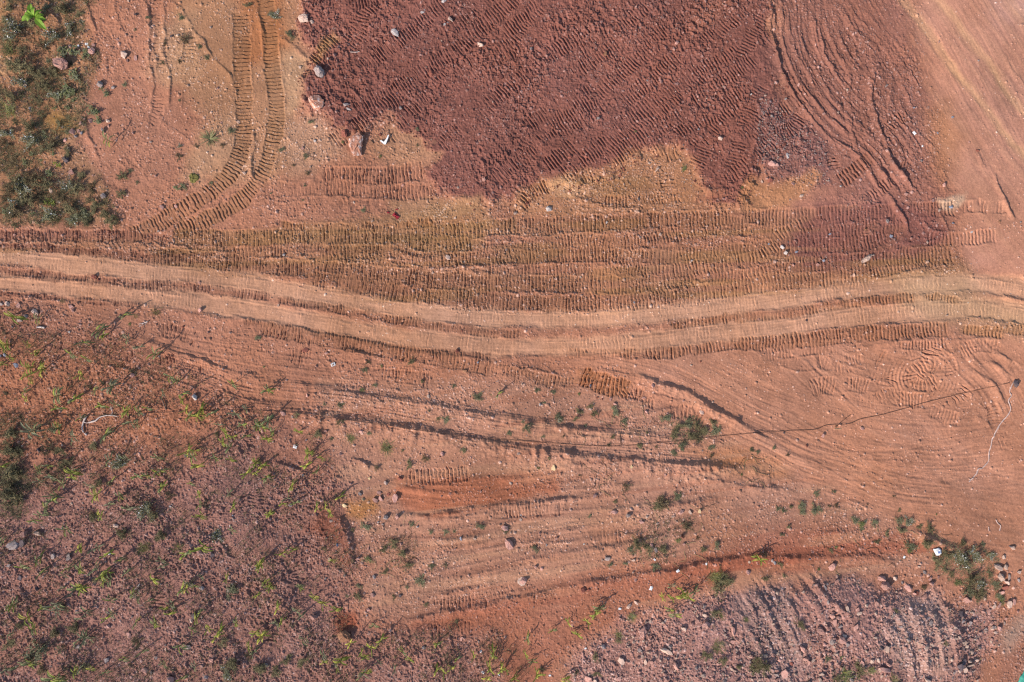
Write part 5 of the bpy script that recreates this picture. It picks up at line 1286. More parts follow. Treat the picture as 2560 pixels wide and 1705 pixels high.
weeds(0, 0, "30 130 90 olive;300 50 70 bush;520 90 60 olive;270 290 110 dark;400 330 90 broadd;480 340 90 broadd;545 350 80 broadg;30 320 110 grass;150 430 150 olive;230 480 110 olive;390 590 120 broadd;450 590 90 broadd;480 650 55 broadg;360 640 80 broadd;475 480 90 broadd;430 610 80 broadg;40 720 120 grass;345 710 45 broadg;440 710 40 broadg;250 750 80 olive;600 715 90 broadg;625 735 60 broadg;640 785 70 broadg;690 615 60 broadd;660 580 40 broadg;275 890 70 broadd;360 940 100 brown;300 970 110 olive;20 950 100 dark;200 1020 50 broadg;350 1015 40 broadg;365 1090 75 broady;265 1060 35 broadg;320 1145 60 broadg;150 1075 50 broadg;110 1180 160 olive;220 1170 160 brown;280 1210 140 olive;60 1250 160 brown;160 1330 140 olive;335 1345 75 broady;390 1300 120 brown;500 1240 120 olive;600 1240 110 brown;540 1420 110 bush;450 1380 120 olive;220 1420 45 broadg;370 1450 70 drygrass;100 1420 140 brown;690 1420 100 olive;640 1350 90 olive;800 1170 90 olive;800 1280 80 olive;750 1450 80 olive;60 1050 120 brown;30 1400 60 broadd;20 1320 60 dark;530 1160 90 olive;580 1330 80 brown;280 1340 90 dark;60 60 70 olive;130 330 80 olive;310 400 40 bush;370 820 70 olive;470 420 60 dark;510 530 60 olive;530 140 40 sage;80 800 60 olive;120 620 80 olive;230 640 90 olive;815 550 45 bush;895 195 22 bush;985 115 40 bush;1195 110 55 bush;1225 255 90 dark;1095 280 50 dark;1320 310 45 bush;1375 380 42 bush;1190 405 45 dark;1075 410 50 dark;1190 665 22 bush;1480 965 45 dark;1305 970 40 dark;1535 860 60 bush;1185 1035 65 dark;1195 970 35 sage;1210 1235 60 bush;1165 1250 40 broadg;860 1130 40 bush;910 1210 30 bush;1400 1215 32 bush;1640 30 60 olive;1790 90 45 bush;440 870 50 bush;240 820 30 broadg;90 1500 60 olive")
weeds(0, 2, "60 180 170 olive;70 350 190 olive;30 280 150 dark;960 430 130 sage;1010 470 110 olive;640 250 85 olive;935 690 85 grass;960 670 90 drygrass;780 120 110 sage;800 590 110 olive;1540 975 110 bush;1430 600 100 sage;240 1370 150 bush;190 1430 110 dark;1540 1450 130 olive;1500 1500 120 sage;480 1220 110 olive;1060 600 110 olive;1120 330 90 dark;600 480 90 olive;720 250 60 brown;420 130 120 olive;300 30 100 dark;60 40 110 olive;900 1310 100 dark;420 1080 110 dark;560 1480 80 olive;1720 1480 120 olive;1650 1400 80 dark;350 1250 90 olive;120 1200 80 olive;660 880 100 olive;1180 680 90 drygrass;1480 1300 90 olive;40 1320 100 olive;260 1500 110 brown")
weeds(0, 0, "80 200 150 sage;200 130 140 olive;400 60 120 olive;440 180 100 sage;330 230 120 sage;60 420 130 olive;180 350 120 dark;330 480 110 olive;110 540 110 sage;260 560 120 olive;330 620 100 sage;60 640 120 olive;180 830 120 olive;30 880 110 sage;190 930 120 sage;430 1010 100 olive;130 1250 130 sage;240 1290 110 dark;440 1230 110 sage;70 1370 120 sage;300 1420 110 sage;600 1400 100 olive;470 1450 90 sage")
weeds(1, 0, "150 95 80 sage;250 225 75 bush;390 805 45 bush;195 990 45 bush;355 1035 45 bush;275 1100 35 dark;370 1150 45 dark;350 1230 25 bush;735 1390 42 bush;1100 855 30 bush;1095 960 22 bush;128 1285 20 bush;340 1330 18 bush;850 1035 24 green;600 940 26 green")
weeds(2, 0, "1195 1120 42 green;1575 1250 26 green;870 880 16 green")
weeds(0, 1, "1710 785 45 bush;1030 610 75 drygrass;390 1540 110 olive;620 1500 90 olive;60 1420 120 olive;60 1520 140 olive;720 10 110 olive;560 8 100 olive;130 1310 50 dark;330 1400 50 bush;680 1080 60 dark;590 1100 60 dark;740 1080 60 brown;20 1160 60 dark;860 690 30 green;410 540 40 drygrass;900 640 40 drygrass;1440 1420 50 olive")
weeds(1, 1, "1055 940 55 olive;750 995 48 bush;730 1130 38 green;815 1100 40 bush;35 785 40 bush;80 975 20 green;585 1230 55 bush;480 1220 30 bush;1500 1180 75 bush;1590 1160 16 green;1290 1320 65 bush;1240 1320 40 olive;650 1450 70 grass;885 1515 100 grass;440 1420 85 olive;590 1345 60 olive;530 1455 34 bush;780 1415 35 bush;1710 1415 38 bush;1400 1530 44 bush;1180 1265 22 bush;1340 1100 34 bush;300 1300 55 olive;770 940 50 dark;860 970 24 green;1130 1070 40 olive;1800 1340 30 bush")
weeds(2, 1, "220 1130 42 bush;325 1145 42 bush;265 1215 28 bush;500 1155 28 green;370 1305 65 bush;370 1330 40 sage;150 1380 75 bush;35 1415 34 bush;540 1370 34 bush;740 1270 75 bush;800 1340 60 bush;575 1235 50 olive;500 1270 60 olive;600 1290 60 olive;1075 1320 80 bush;1170 1380 90 olive;1230 1355 80 bush;1290 1365 70 olive;1140 1430 80 olive;1340 1400 80 olive;1420 1400 85 bush;1390 1340 60 olive;1290 1450 75 dark;1250 1430 80 olive;1180 1500 60 bush;1130 1545 42 bush;695 1490 42 dark;1010 1505 30 dark;900 1500 60 olive;395 1435 36 dark;1370 1520 36 bush;1800 1510 32 bush;1655 1530 36 dark;480 1320 50 olive;950 1410 30 olive;1330 1410 70 olive;720 1440 40 olive;260 1440 30 bush")
weeds(1, 2, "1155 85 70 brown;1040 130 70 olive;750 540 75 bush;770 760 60 green;1515 535 65 bush;1690 555 52 dark;1190 570 38 bush;1285 570 48 bush;1345 565 32 bush;1060 520 48 bush;1115 905 85 bush;1190 800 52 bush;1285 790 52 dark;940 660 85 olive;870 690 65 olive;710 935 52 bush;700 1010 75 olive;630 1000 32 bush;1030 940 32 bush;1000 720 75 olive;1040 800 65 olive;1155 1055 42 olive;880 840 52 olive;830 150 55 dark;330 1440 95 olive;220 1430 90 olive;150 1500 95 olive;1000 30 30 olive;320 940 45 bush;670 560 40 olive;1360 1170 40 olive;940 1010 40 olive;480 680 40 olive;1410 30 40 olive")
weeds(2, 2, "1130 45 48 bush;815 270 75 dark;1160 335 70 bush;1050 380 130 brown;1020 400 90 olive;740 370 42 olive;570 465 32 bush;1210 535 95 dark;1160 625 42 green;1185 600 48 red;890 650 105 olive;960 690 95 olive;1060 690 85 olive;850 690 70 bush;1005 800 65 bush;210 685 58 bush;705 790 42 bush;805 780 36 bush;1420 665 65 bush;1290 610 38 dark;1330 690 65 olive;1400 880 90 grass;1460 890 110 grass;1440 940 130 olive;1505 905 90 olive;850 1140 65 grass;765 1260 65 grass;610 1400 65 olive;1400 1110 85 olive;1440 1120 60 grass;1590 1135 42 grass;1415 1320 95 grass;1340 1370 95 olive;1440 1400 85 olive;1690 1430 95 olive;1650 1460 85 olive;480 1505 55 dark;620 1520 65 olive;1540 1440 55 olive;1385 70 48 dark;1180 15 42 bush;1690 40 34 bush;1650 25 38 bush;1390 10 42 bush;760 1300 50 olive;1740 880 50 olive;10 560 40 bush;250 1490 50 olive;1620 1430 40 bush;300 80 30 olive;230 145 24 green;505 195 30 dark;1580 190 24 green")
weeds(3, 2, "435 318 48 bush;245 60 34 dark;150 15 28 bush;340 390 60 bush;340 430 75 bush;435 430 85 bush;575 400 52 dark;520 405 34 dark;180 420 42 bush;215 435 42 bush;265 405 42 olive;550 305 36 bush;690 500 68 bush;740 525 62 green;830 520 62 bush;910 585 58 olive;1000 560 75 olive;1055 510 75 sage;990 500 62 bush;1200 550 85 olive;205 590 36 bush;245 540 42 olive;950 335 32 dark;775 390 18 dark;985 430 34 olive;1230 455 16 green;840 640 52 olive;1065 670 85 bush;1055 700 50 green;1165 650 110 olive;1310 730 110 olive;1380 740 90 sage;1420 770 110 sage;1490 730 115 sage;1430 800 110 olive;1540 655 42 bush;1240 780 95 olive;1410 650 75 olive;1600 730 65 sage;1480 900 110 olive;1530 920 80 sage;1380 920 55 green;1460 970 95 bush;1510 1010 90 olive;1660 1000 65 bush;1640 930 75 bush;1670 1030 65 green;1550 970 80 olive;565 675 30 green;445 820 30 green;190 790 52 olive;215 860 38 olive;300 1170 75 olive;760 1465 65 grass;690 1470 110 olive;600 1510 110 grass;530 1530 85 olive;920 1520 65 grass;1265 1290 48 olive;60 1440 115 olive;480 1385 52 bush;570 1380 34 green;1155 945 65 brown;15 1400 80 olive;740 560 40 bush;1290 820 60 olive;1340 860 60 olive;760 500 30 sage;1120 540 50 olive;1590 860 60 olive;940 1080 40 olive;530 700 40 olive;80 720 60 dark")

(u, v), = crop(0, 0, [(1385, 918)])
plant(u, v, 118 * K * S * 1.15, 'star', 'g', "star-shaped grey-green tuft of pointed leaves left of the crawler tracks")

# banana plant, each leaf a part
(u, v), = crop(0, 0, [(272, 142)])
ban = bpy.data.objects.new("banana_plant", None)
C.collection.objects.link(ban)
ban.location = (wx(u), wy(v), Z(u, v))
tag(ban, "bright green banana plant with broad leaves, alone in the dark weeds of the corner", "banana plant")
sp = Soup()
sp.tube([Vector((0, 0, -.1)), Vector((.02, 0, .3)), Vector((0, .02, .62))], [.085, .07, .05], 0, 8)
st = link("stem", sp.mesh("stem", ['b']))
st.parent = ban
r = random.Random(3)
for ang, L, rise in ((108, .88, .42), (75, .55, .9), (40, .62, .55), (12, .60, .45), (-12, .70, .35), (-48, .98, .25), (165, .62, .55), (195, .84, .4), (220, .5, .8), (140, .5, .9)):
    sp = Soup()
    d = Vector((math.cos(math.radians(ang)), math.sin(math.radians(ang)), 0))
    side = Vector((-d.y, d.x, 0))
    pts, ws = [], []
    for i in range(13):
        t = i / 12
        pts.append(Vector((0, 0, .5)) + d * (L * t) + Vector((0, 0, L * (rise * 1.9 * t - 1.25 * rise * t * t - .28 * t * t))))
        ws.append(.014 if t < .14 else max(.004, .155 * L / .8 * math.sin(math.pi * min(1, (t - .08) / .92)) ** .6 * (1 + (.10 if i % 2 else -.08))))
    sp.ribbon(pts, ws, side, 0, .32)
    lf = link("leaf", sp.mesh("leaf", ['b']))
    lf.parent = ban
THINGS.append([ban, u, v, ("plant", "banana plant", ""), 1.4, ban["label"]])

# moss patch
(u, v), = crop(0, 0, [(1292, 1183)])
bm = bmesh.new()
r = random.Random(9)
ring = []
c0 = bm.verts.new((0, 0, .05))
rings = []
for k in (1, 2, 3, 4):
    rr_ = []
    for i in range(26):
        a = 6.2832 * i / 26
        q = .34 * k / 4 * (1 + .09 * math.sin(3 * a + 1) + r.uniform(-.05, .05))
        uu, vv = u + q * math.cos(a) / S, v - q * math.sin(a) / S
        rr_.append(bm.verts.new((q * math.cos(a), q * math.sin(a), Z(uu, vv) - Z(u, v) + (.05 + r.uniform(-.014, .014) if k < 4 else -.03))))
    rings.append(rr_)
for i in range(26):
    bm.faces.new((c0, rings[0][i], rings[0][(i + 1) % 26]))
    for a, b in zip(rings[:-1], rings[1:]):
        bm.faces.new((a[i], b[i], b[(i + 1) % 26], a[(i + 1) % 26]))
me = bpy.data.meshes.new("moss_patch")
bm.to_mesh(me)
bm.free()
me.materials.append(LEAFM['m'])
o = link("moss_patch", me)
o.location = (wx(u), wy(v), Z(u, v))
tag(o, "round olive-green moss patch on bare tan soil beside the crawler tracks", "moss patch")
THINGS.append([o, u, v, ("plant", "moss patch", ""), .7, o["label"]])

# undergrowth nobody could count: wispy stems in the corner weeds and over the field
sp = Soup()
r = random.Random(21)
CL2 = fbm(46, 3, 410)
def scatter(F, n, thr, tall, mats):
    ii, jj = np.nonzero(F[core] > .45)
    got = 0
    while got < n:
        q = r.randrange(len(ii))
        i, j = ii[q] + IV0, jj[q] + IU0
        if CL2[i, j] < thr + r.uniform(-.1, .12):
            got += .15
            continue
        got += 1
        p = Vector((wx(US[j]), wy(VS[i]), float(H[i, j]) - .01))
        for k in range(r.randint(3, 6)):
            a, e, L = r.uniform(0, 6.28), r.uniform(.1, 1.2), tall * r.uniform(.4, 1.1)
            d = Vector((math.cos(a) * math.cos(e), math.sin(a) * math.cos(e), math.sin(e)))
            w = Vector((-d.y, d.x, 0)).normalized() * r.uniform(.006, .013)
            b = p + Vector((r.uniform(-.06, .06), r.uniform(-.06, .06), 0))
            sp.tri(tuple(b - w), tuple(b + w), tuple(b + d * L), r.choice(mats))
scatter(BRUSH, 6200, .47, .36, (0, 0, 1, 2, 3, 3, 3, 4))
scatter(PURP * .9 + FIELD * .6, 4200, .56, .24, (0, 1, 3, 3))
scatter(HEAP, 500, .62, .16, (0, 3))
scatter(region(crop(0, 1, [(-60, 1300), (250, 1330), (350, 1500), (500, 1700), (-60, 1900)]), 20, 14), 900, .44, .26, (0, 1, 3, 4))
scatter(region(crop(0, 2, [(-60, 120), (200, 180), (230, 400), (100, 480), (-60, 430)]), 20, 14), 900, .4, .22, (0, 3, 3, 4))
scatter(region(crop(3, 2, [(1180, 640), (1480, 660), (1640, 740), (1560, 1020), (1380, 920), (1220, 830)]), 16, 10), 900, .4, .2, (3, 4, 0, 4))
scatter(region(crop(2, 1, [(1080, 1320), (1260, 1290), (1460, 1360), (1320, 1500), (1130, 1480)]), 16, 10), 320, .4, .2, (3, 4, 0))
scatter(region(crop(2, 2, [(850, 600), (1000, 480), (1260, 470), (1250, 620), (1080, 780), (850, 720)]), 16, 10), 420, .42, .18, (3, 1, 0))
scatter(region(crop(1, 2, [(850, 600), (960, 560), (1080, 640), (1060, 840), (900, 820)]), 16, 10), 260, .42, .16, (1, 2, 0))
o = link("undergrowth", sp.mesh("undergrowth", 'okhsd'))
tag(o, "fine dry stems and low growth creeping over the soil", None, None, "stuff")

# dried stalks standing all over the field: thin from above, long in their shadows
sp = Soup()
ii, jj = np.nonzero((np.maximum(FIELD, PURP) > .5)[core])
got = 0
while got < 3800:
    q = r.randrange(len(ii))
    i, j = ii[q] + IV0, jj[q] + IU0
    if CL2[i, j] < r.uniform(.35, .62):
        got += .1
        continue
    got += 1
    p = Vector((wx(US[j]), wy(VS[i]), float(H[i, j]) - .03))
    hh = r.uniform(.25, .8)
    tip = p + Vector((r.gauss(0, .16) * hh, r.gauss(0, .16) * hh, hh))
    sp.tube([p, p.lerp(tip, .55) + Vector((r.gauss(0, .03), r.gauss(0, .03), 0)), tip], [.012, .010, .006], r.choice((0, 1, 1)), 3)
    for k in range(r.randint(1, 3)):
        b = p.lerp(tip, r.uniform(.3, .95))
        blade(sp, r, b, r.uniform(0, 6.28), r.uniform(.12, .3), r.uniform(.2, 1), r.uniform(.4, 1.4), .012, r.choice((0, 0, 1, 2)), 3, .3)
o = link("dry_stalks", sp.mesh("dry_stalks", 'hos'))
tag(o, "thin dried stalks standing all over the crop field", None, None, "stuff")

# runners: thin stems lying in a net over the bare strip
sp = Soup()
for poly, n in ((crop(1, 2, [(860, 520), (1100, 540), (1120, 860), (860, 880), (760, 700)]), 26), (crop(2, 2, [(860, 330), (1260, 300), (1300, 640), (1080, 800), (840, 740)]), 26), (crop(2, 1, [(470, 1180), (800, 1250), (1400, 1340), (1300, 1520), (1000, 1480), (470, 1400)]), 22), (crop(3, 2, [(960, 540), (1300, 600), (1250, 800), (560, 700), (640, 620)]), 18),
                (crop(2, 2, [(480, 170), (700, 170), (800, 260), (560, 280)]), 7), (crop(2, 2, [(1600, 80), (1807, 60), (1807, 330), (1650, 260)]), 9)):
    P = np.array(poly)
    lo, hi = P.min(0), P.max(0)
    for k in range(n):
        u, v = r.uniform(lo[0], hi[0]), r.uniform(lo[1], hi[1])
        a = r.uniform(0, 6.28)
        pts = []
        for q in range(r.randint(8, 18)):
            pts.append(Vector((wx(u), wy(v), Z(u, v) + .03)))
            a += r.gauss(0, .45)
            u += math.cos(a) * 3.4
            v += math.sin(a) * 3.4
        sp.tube(pts, [r.uniform(.008, .014)] * len(pts), r.choice((0, 1)), 3)
o = link("creeping_stems", sp.mesh("creeping_stems", 'ko'))
tag(o, "thin dark runners lying in a net over the soil", None, None, "stuff")
# ------------------------------------------------------------------ litter, cable, branches
def plain_mat(name, rgb, rough=.6, rgb2=None, scale=8, g=.7):
    return tint_mat(name, rgb, rgb2 or rgb, scale, 0.0, rough, 0, g)
M_CABLE = plain_mat("black_cable", (70, 54, 50), .5)
M_TAPE = plain_mat("white_plastic_tape", (182, 154, 144), .5, (202, 176, 168))
M_BONE = plain_mat("bleached_wood", (206, 184, 174), .8, (226, 208, 200), 12)
M_STICK = plain_mat("weathered_wood", (104, 84, 74), .9, (138, 116, 102), 12)
M_WHITE = plain_mat("white_paper", (226, 226, 228), .6, (240, 240, 240))
M_BLUE = plain_mat("blue_print", (92, 122, 186), .5)
M_RED = plain_mat("red_cloth", (158, 50, 60), .9, (128, 40, 50))
M_TARP = plain_mat("turquoise_tarp", (62, 150, 132), .6, (84, 172, 150), 3)
M_STRAW = plain_mat("straw", (196, 170, 130), .8, (214, 190, 150))

def simple(name, sp_co, sp_f, m, smooth=False):
    return mesh_from(name, np.array(sp_co), np.array(sp_f), m, smooth)

def path_tube(name, pts, rad, m, lift=.02, wob=0.0, seed=0, step=4.0, taper=False, squash=1.0):
    P = catmull(pts, step)
    r = random.Random(seed)
    L = [Vector((wx(p[0] + r.uniform(-wob, wob)), wy(p[1] + r.uniform(-wob, wob)), 0)) for p in P]
    zs = np.array([Z(p[0], p[1]) for p in P])
    zs = np.array([zs[max(0, i - 2):i + 3].max() for i in range(len(zs))])
    zs = np.convolve(np.pad(zs, 2, mode='edge'), np.ones(5) / 5, 'valid')
    for q, z in zip(L, zs):
        q.z = z + lift
    s = Soup()
    n = len(L)
    s.tube(L, [rad * ((1 - .75 * i / n) if taper else 1) * (r.uniform(.8, 1.2) if wob else 1) for i in range(n)], 0, 6)
    co = np.array(s.co)
    return co, np.array(s.f)

def add_path(name, pts, rad, m, label, cat, **kw):
    co, f = path_tube(name, pts, rad, m, **kw)
    o0 = co.mean(0)
    o = link(name, mesh_from(name, co - o0, f, m, True))
    o.location = o0
    if label:
        tag(o, label, cat)
    mid = pts[len(pts) // 2]
    THINGS.append([o, mid[0], mid[1], (name, name.replace('_', ' '), ""), 1, label or "part"])
    return o

add_path("cable", [(-120, 951)] + crop(0, 1, [(0, 1285), (400, 1292), (700, 1298), (900, 1285), (1220, 1270), (1500, 1262), (1807, 1266)]) + crop(1, 1, [(400, 1292), (900, 1360), (1450, 1438)]) + crop(2, 1, [(0, 1456), (350, 1482), (720, 1500), (1100, 1470), (1400, 1440), (1700, 1410)]) + crop(3, 1, [(0, 1415), (250, 1400), (420, 1390), (500, 1362), (640, 1354), (720, 1322), (860, 1292), (1080, 1232), (1170, 1206), (1400, 1150), (1560, 1112), (1700, 1080)]),
         .012, M_CABLE, "thin black cable snaking across the whole ground to the dark grey rock", "cable", lift=.022)
add_path("cable", crop(3, 1, [(560, 1370), (600, 1335), (660, 1290)]), .010, M_CABLE, "short thin black wire end branching off the long black cable", "wire", lift=.015)

def tape(name, pts, width, m, label, cat, seed=0):
    """flat strip lying on the ground, twisting here and there"""
    P = catmull(pts, 2.0)
    r = random.Random(seed)
    co, f = [], []
    for i, p in enumerate(P):
        t = P[min(i + 1, len(P) - 1)] - P[max(i - 1, 0)]
        t = t / max(1e-6, np.hypot(*t))
        w = width * (.45 + .75 * noise_at(i / 5.0, seed + .5, 420))
        tw = (noise_at(i / 6.0, seed + 7.5, 421) - .5) * 2.2
        z = max(Z(*p), Z(p[0] + 1, p[1]), Z(p[0], p[1] + 1)) + .025
        for s in (-1, 0, 1):
            co.append((wx(p[0] - t[1] * s * w / S), wy(p[1] + t[0] * s * w / S), z + s * tw * w * .6 + (.02 if s == 0 else 0)))
    for i in range(len(P) - 1):
        a = 3 * i
        f += [(a, a + 3, a + 4, a + 1), (a + 1, a + 4, a + 5, a + 2)]
    co = np.array(co)
    c0 = co.mean(0)
    me = mesh_from(name, co - c0, np.array(f), m)
    o = link(name, me)
    o.location = c0
    md = o.modifiers.new("thickness", 'SOLIDIFY')
    md.thickness = .006
    tag(o, label, cat)
    THINGS.append([o, pts[len(pts) // 2][0], pts[len(pts) // 2][1], (name, "white tape", ""), 1, label])
    return o
tape("plastic_tape", crop(3, 1, [(1730, 1072), (1712, 1105), (1703, 1140), (1716, 1165), (1698, 1200), (1711, 1255), (1690, 1300), (1652, 1350), (1622, 1400), (1600, 1455), (1592, 1490), (1580, 1540)]) + crop(3, 2, [(1578, 40), (1577, 95), (1557, 124), (1530, 150), (1508, 153), (1492, 190), (1445, 240)]), .042, M_TAPE,
     "long torn white plastic tape trailing down from the dark grey rock", "tape", 1)
tape("plastic_tape", crop(3, 2, [(1620, 488), (1632, 512), (1650, 530), (1642, 562)]), .05, M_TAPE, "short curled white tape scrap below the end of the long white tape", "tape", 2)
tape("plastic_tape", crop(3, 2, [(1572, 536), (1572, 566)]), .035, M_TAPE, "tiny straight white tape scrap beside the curled tape scrap", "tape", 3)

# bleached branches: each one a trunk with side shoots as parts
b1 = add_path("dead_branch", crop(0, 1, [(598, 1345), (640, 1332), (668, 1310), (700, 1298), (738, 1296), (750, 1278), (747, 1242)]), .055, M_BONE, "bleached white dead branch bent upwards, upper of two among the seedlings", "branch", lift=.05, seed=4, wob=.4, taper=True)
def shoot(parent, pts, rad, seed, m=M_BONE):
    co, f = path_tube("shoot", pts, rad, m, lift=.05, seed=seed, wob=.3, taper=True)
    o = link("shoot", mesh_from("shoot", co - np.array(parent.location), f, m, True))
    o.parent = parent
shoot(b1, crop(0, 1, [(735, 1296), (765, 1298), (792, 1305)]), .045, 5)
shoot(b1, crop(0, 1, [(748, 1262), (738, 1252), (742, 1236)]), .03, 6)
b2 = add_path("dead_branch", crop(0, 1, [(584, 1428), (560, 1408), (553, 1380), (556, 1350), (566, 1325), (578, 1302)]), .05, M_BONE, "bleached white dead branch hooked downwards, lower of two among the seedlings", "branch", lift=.05, seed=7, wob=.4)
shoot(b2, crop(0, 1, [(560, 1338), (580, 1348), (598, 1342)]), .04, 8)
shoot(b2, crop(0, 1, [(566, 1325), (552, 1312), (536, 1308)]), .03, 9)
b3 = add_path("dead_branch", crop(0, 1, [(985, 675), (960, 684), (925, 692)]), .035, M_BONE, "small grey-white twiggy branch below the road's lower edge", "branch", lift=.05, seed=10, taper=True)
shoot(b3, crop(0, 1, [(960, 684), (948, 700), (930, 705)]), .025, 11)
shoot(b3, crop(0, 1, [(975, 679), (975, 690), (962, 698)]), .02, 12)
add_path("stick", crop(0, 1, [(1080, 1184), (1096, 1215), (1116, 1258)]), .04, M_STICK, "straight dark stick lying among seedlings above the cable", "stick", lift=.035)
add_path("stick", crop(0, 1, [(250, 712), (275, 711), (300, 716)]), .06, M_BONE, "short pale log near the left edge under the road", "stick", lift=.05)
add_path("stick", crop(0, 1, [(1030, 1438), (1050, 1434), (1066, 1444)]), .03, M_STICK, "short bent brown stick low in the crop field", "stick", lift=.03)
add_path("stick", crop(0, 1, [(1360, 1054), (1385, 1055), (1414, 1036)]), .022, M_STICK, "thin bent twig right of the gravelly strip in the field", "stick", lift=.02)
add_path("stick", crop(0, 2, [(898, 950), (916, 938), (938, 908)]), .03, M_BONE, "slim pale stick lying in the lower crop field", "stick", lift=.03)
add_path("stick", crop(1, 0, [(655, 348), (690, 350), (716, 346)]), .02, M_BONE, "slim white twig at the left of the dark red fill", "stick", lift=.03)
add_path("stick", crop(2, 2, [(1488, 1150), (1496, 1200), (1508, 1262)]), .035, M_STICK, "long thin brown stick standing off the rubble slope by the slab", "stick", lift=.03)
add_path("straw", crop(3, 1, [(550, 1387), (575, 1388), (595, 1387)]), .018, M_STRAW, "pale straw on the smooth crossing under the cable", "straw", lift=.015)
add_path("stick", crop(2, 2, [(893, 1213), (905, 1212), (922, 1219)]), .03, M_BONE, "pale splinter resting against the angular pink rock", "stick", lift=.04)

def crumple(name, u, v, size, m, label, cat, seed, aspect=.7, ang=0, tall=.35, group=None):
    """crumpled scrap: a folded little sheet with thickness"""
    r = random.Random(seed)
    n = 7
    co, f = [], []
    for i in range(n):
        for j in range(n):
            x, y = (i / (n - 1) - .5), (j / (n - 1) - .5) * aspect
            e = max(abs(x) * 2, abs(y) / aspect * 2)
            z = r.uniform(0, tall) * (1 - .75 * e) * .6 + .05 + .05 * r.random()
            k = 1 + r.uniform(-.14, .1)
            co.append((x * k, y * k, z))
    for i in range(n - 1):
        for j in range(n - 1):
            a = i * n + j
            f += [(a, a + n, a + n + 1), (a, a + n + 1, a + 1)]
    me = mesh_from(name, np.array(co), np.array(f), m)
    o = link(name, me)
    md = o.modifiers.new("thickness", 'SOLIDIFY')
    md.thickness = .03
    o.scale = (size, size, size)
    o.rotation_euler = (0, 0, math.radians(-ang))
    o.location = (wx(u), wy(v), Z(u, v) + .012)
    tag(o, label, cat, group)
    THINGS.append([o, u, v, (name, name.replace('_', ' '), ""), size, label])
    return o

(u, v), = crop(1, 0, [(955, 1432)])
crumple("rag", u, v, 48 * K * S, M_RED, "crumpled red rag on the bare soil between the dark fill and the tracks", "rag", 31, .5, 40, .5)
(u, v), = crop(1, 0, [(905, 1411)])
crumple("rag", u, v, 16 * K * S, M_RED, "tiny red scrap left of the crumpled red rag", "rag", 32, .6, 0)
(u, v), = crop(1, 0, [(962, 1390)])
crumple("rag", u, v, 18 * K * S, M_RED, "tiny red scrap just above the crumpled red rag", "rag", 33, .4, -10)
for k, (c, rw, zx, zy, sz, lab) in enumerate([
    (0, 0, 570, 290, 18, "white paper scrap on the right edge of the corner weeds"), (0, 0, 586, 312, 14, "small white scrap just below the white paper by the weeds"), (0, 0, 515, 299, 14, "bluish-white scrap within the corner weeds"),
    (2, 2, 975, 942, 24, "white paper litter on the rusty bank, lower left of the square one"), (2, 2, 1147, 820, 20, "square white paper litter on the rusty bank"), (2, 2, 768, 1078, 16, "white paper scrap at the lower end of the rusty bank"),
    (2, 2, 997, 749, 14, "tiny white scrap among weeds above the rusty bank"), (2, 2, 1338, 776, 14, "tiny white scrap at the upper end of the rusty bank"), (3, 2, 1015, 740, 16, "white scrap on bare soil left of the white bag"),
    (2, 2, 540, 1338, 12, "tiny white scrap among seedlings at the bottom"), (2, 2, 305, 1523, 14, "white scrap at the bottom edge among seedlings"), (1, 2, 1535, 1500, 18, "white scrap among the lowest seedlings beside the rust soil"),
    (1, 2, 1640, 1514, 16, "white scrap on the rust soil at the bottom edge"), (1, 2, 1520, 1360, 14, "tiny white scrap above the lowest seedlings"), (1, 1, 540, 960, 26, "pale crumpled paper on the soil under the road"), (1, 1, 290, 1506, 22, "white leaf-shaped scrap between seedlings and grass tuft"),
    (3, 0, 1075, 885, 22, "white paper scrap on the red tyre-marked soil"), (3, 0, 1128, 972, 12, "tiny white scrap beneath the paper on tyre-marked soil"), (0, 2, 725, 716, 16, "white scrap beside a seedling in the lower field")]):
    (u, v), = crop(c, rw, [(zx, zy)])
    crumple("paper_scrap", u, v, sz * K * S * 1.1, M_WHITE, lab, "litter", 50 + k, .75, k * 37)

# plastic bag with a blue print
(u, v), = crop(3, 2, [(1225, 696)])
bm = rock_bm(5, .9, 26, .05, 3)
for q in bm.verts:
    q.co.x *= 1 + .25 * (q.co.y + .5)
me = bpy.data.meshes.new("plastic_bag")
bm.to_mesh(me)
bm.free()
me.materials.append(M_WHITE)
bag = link("plastic_bag", me)
bag.scale = (.5, .56, .42)
bag.rotation_euler = (0, 0, math.radians(-25))
bag.location = (wx(u), wy(v), Z(u, v) + .12)
tag(bag, "white plastic bag with blue print lying among the weeds on the right", "bag")
THINGS.append([bag, u, v, ("bag", "white bag", ""), .5, bag["label"]])
sp = Soup()
for ang, L, w, cy in ((20, .30, .05, .04), (24, .22, .04, -.06), (110, .16, .04, .0)):
    d = Vector((math.cos(math.radians(ang)), math.sin(math.radians(ang)), 0))
    sd = Vector((-d.y, d.x, 0))
    c = Vector((0, cy, 0))
    pts = []
    for i in range(7):
        p = c + d * (L * (i / 6 - .5))
        hit, loc, nor, _ = bag.ray_cast(Vector((p.x, p.y, 2)), Vector((0, 0, -1))) if False else (False, None, None, None)
        pts.append(p)
    zs = []
    from mathutils.bvhtree import BVHTree
    tree = BVHTree.FromPolygons([q.co[:] for q in me.vertices], [p.vertices[:] for p in me.polygons])
    for p in pts:
        h = tree.ray_cast(Vector((p.x, p.y, 2)), Vector((0, 0, -1)))[0]
        p.z = (h.z if h else .3) + .02
    sp.ribbon(pts, [w * .6] + [w] * 5 + [w * .6], sd, 0, 0)
pr = link("print", mesh_from("print", np.array(sp.co), np.array(sp.f), M_BLUE))
md = pr.modifiers.new("thickness", 'SOLIDIFY')
md.thickness = .01
pr.parent = bag

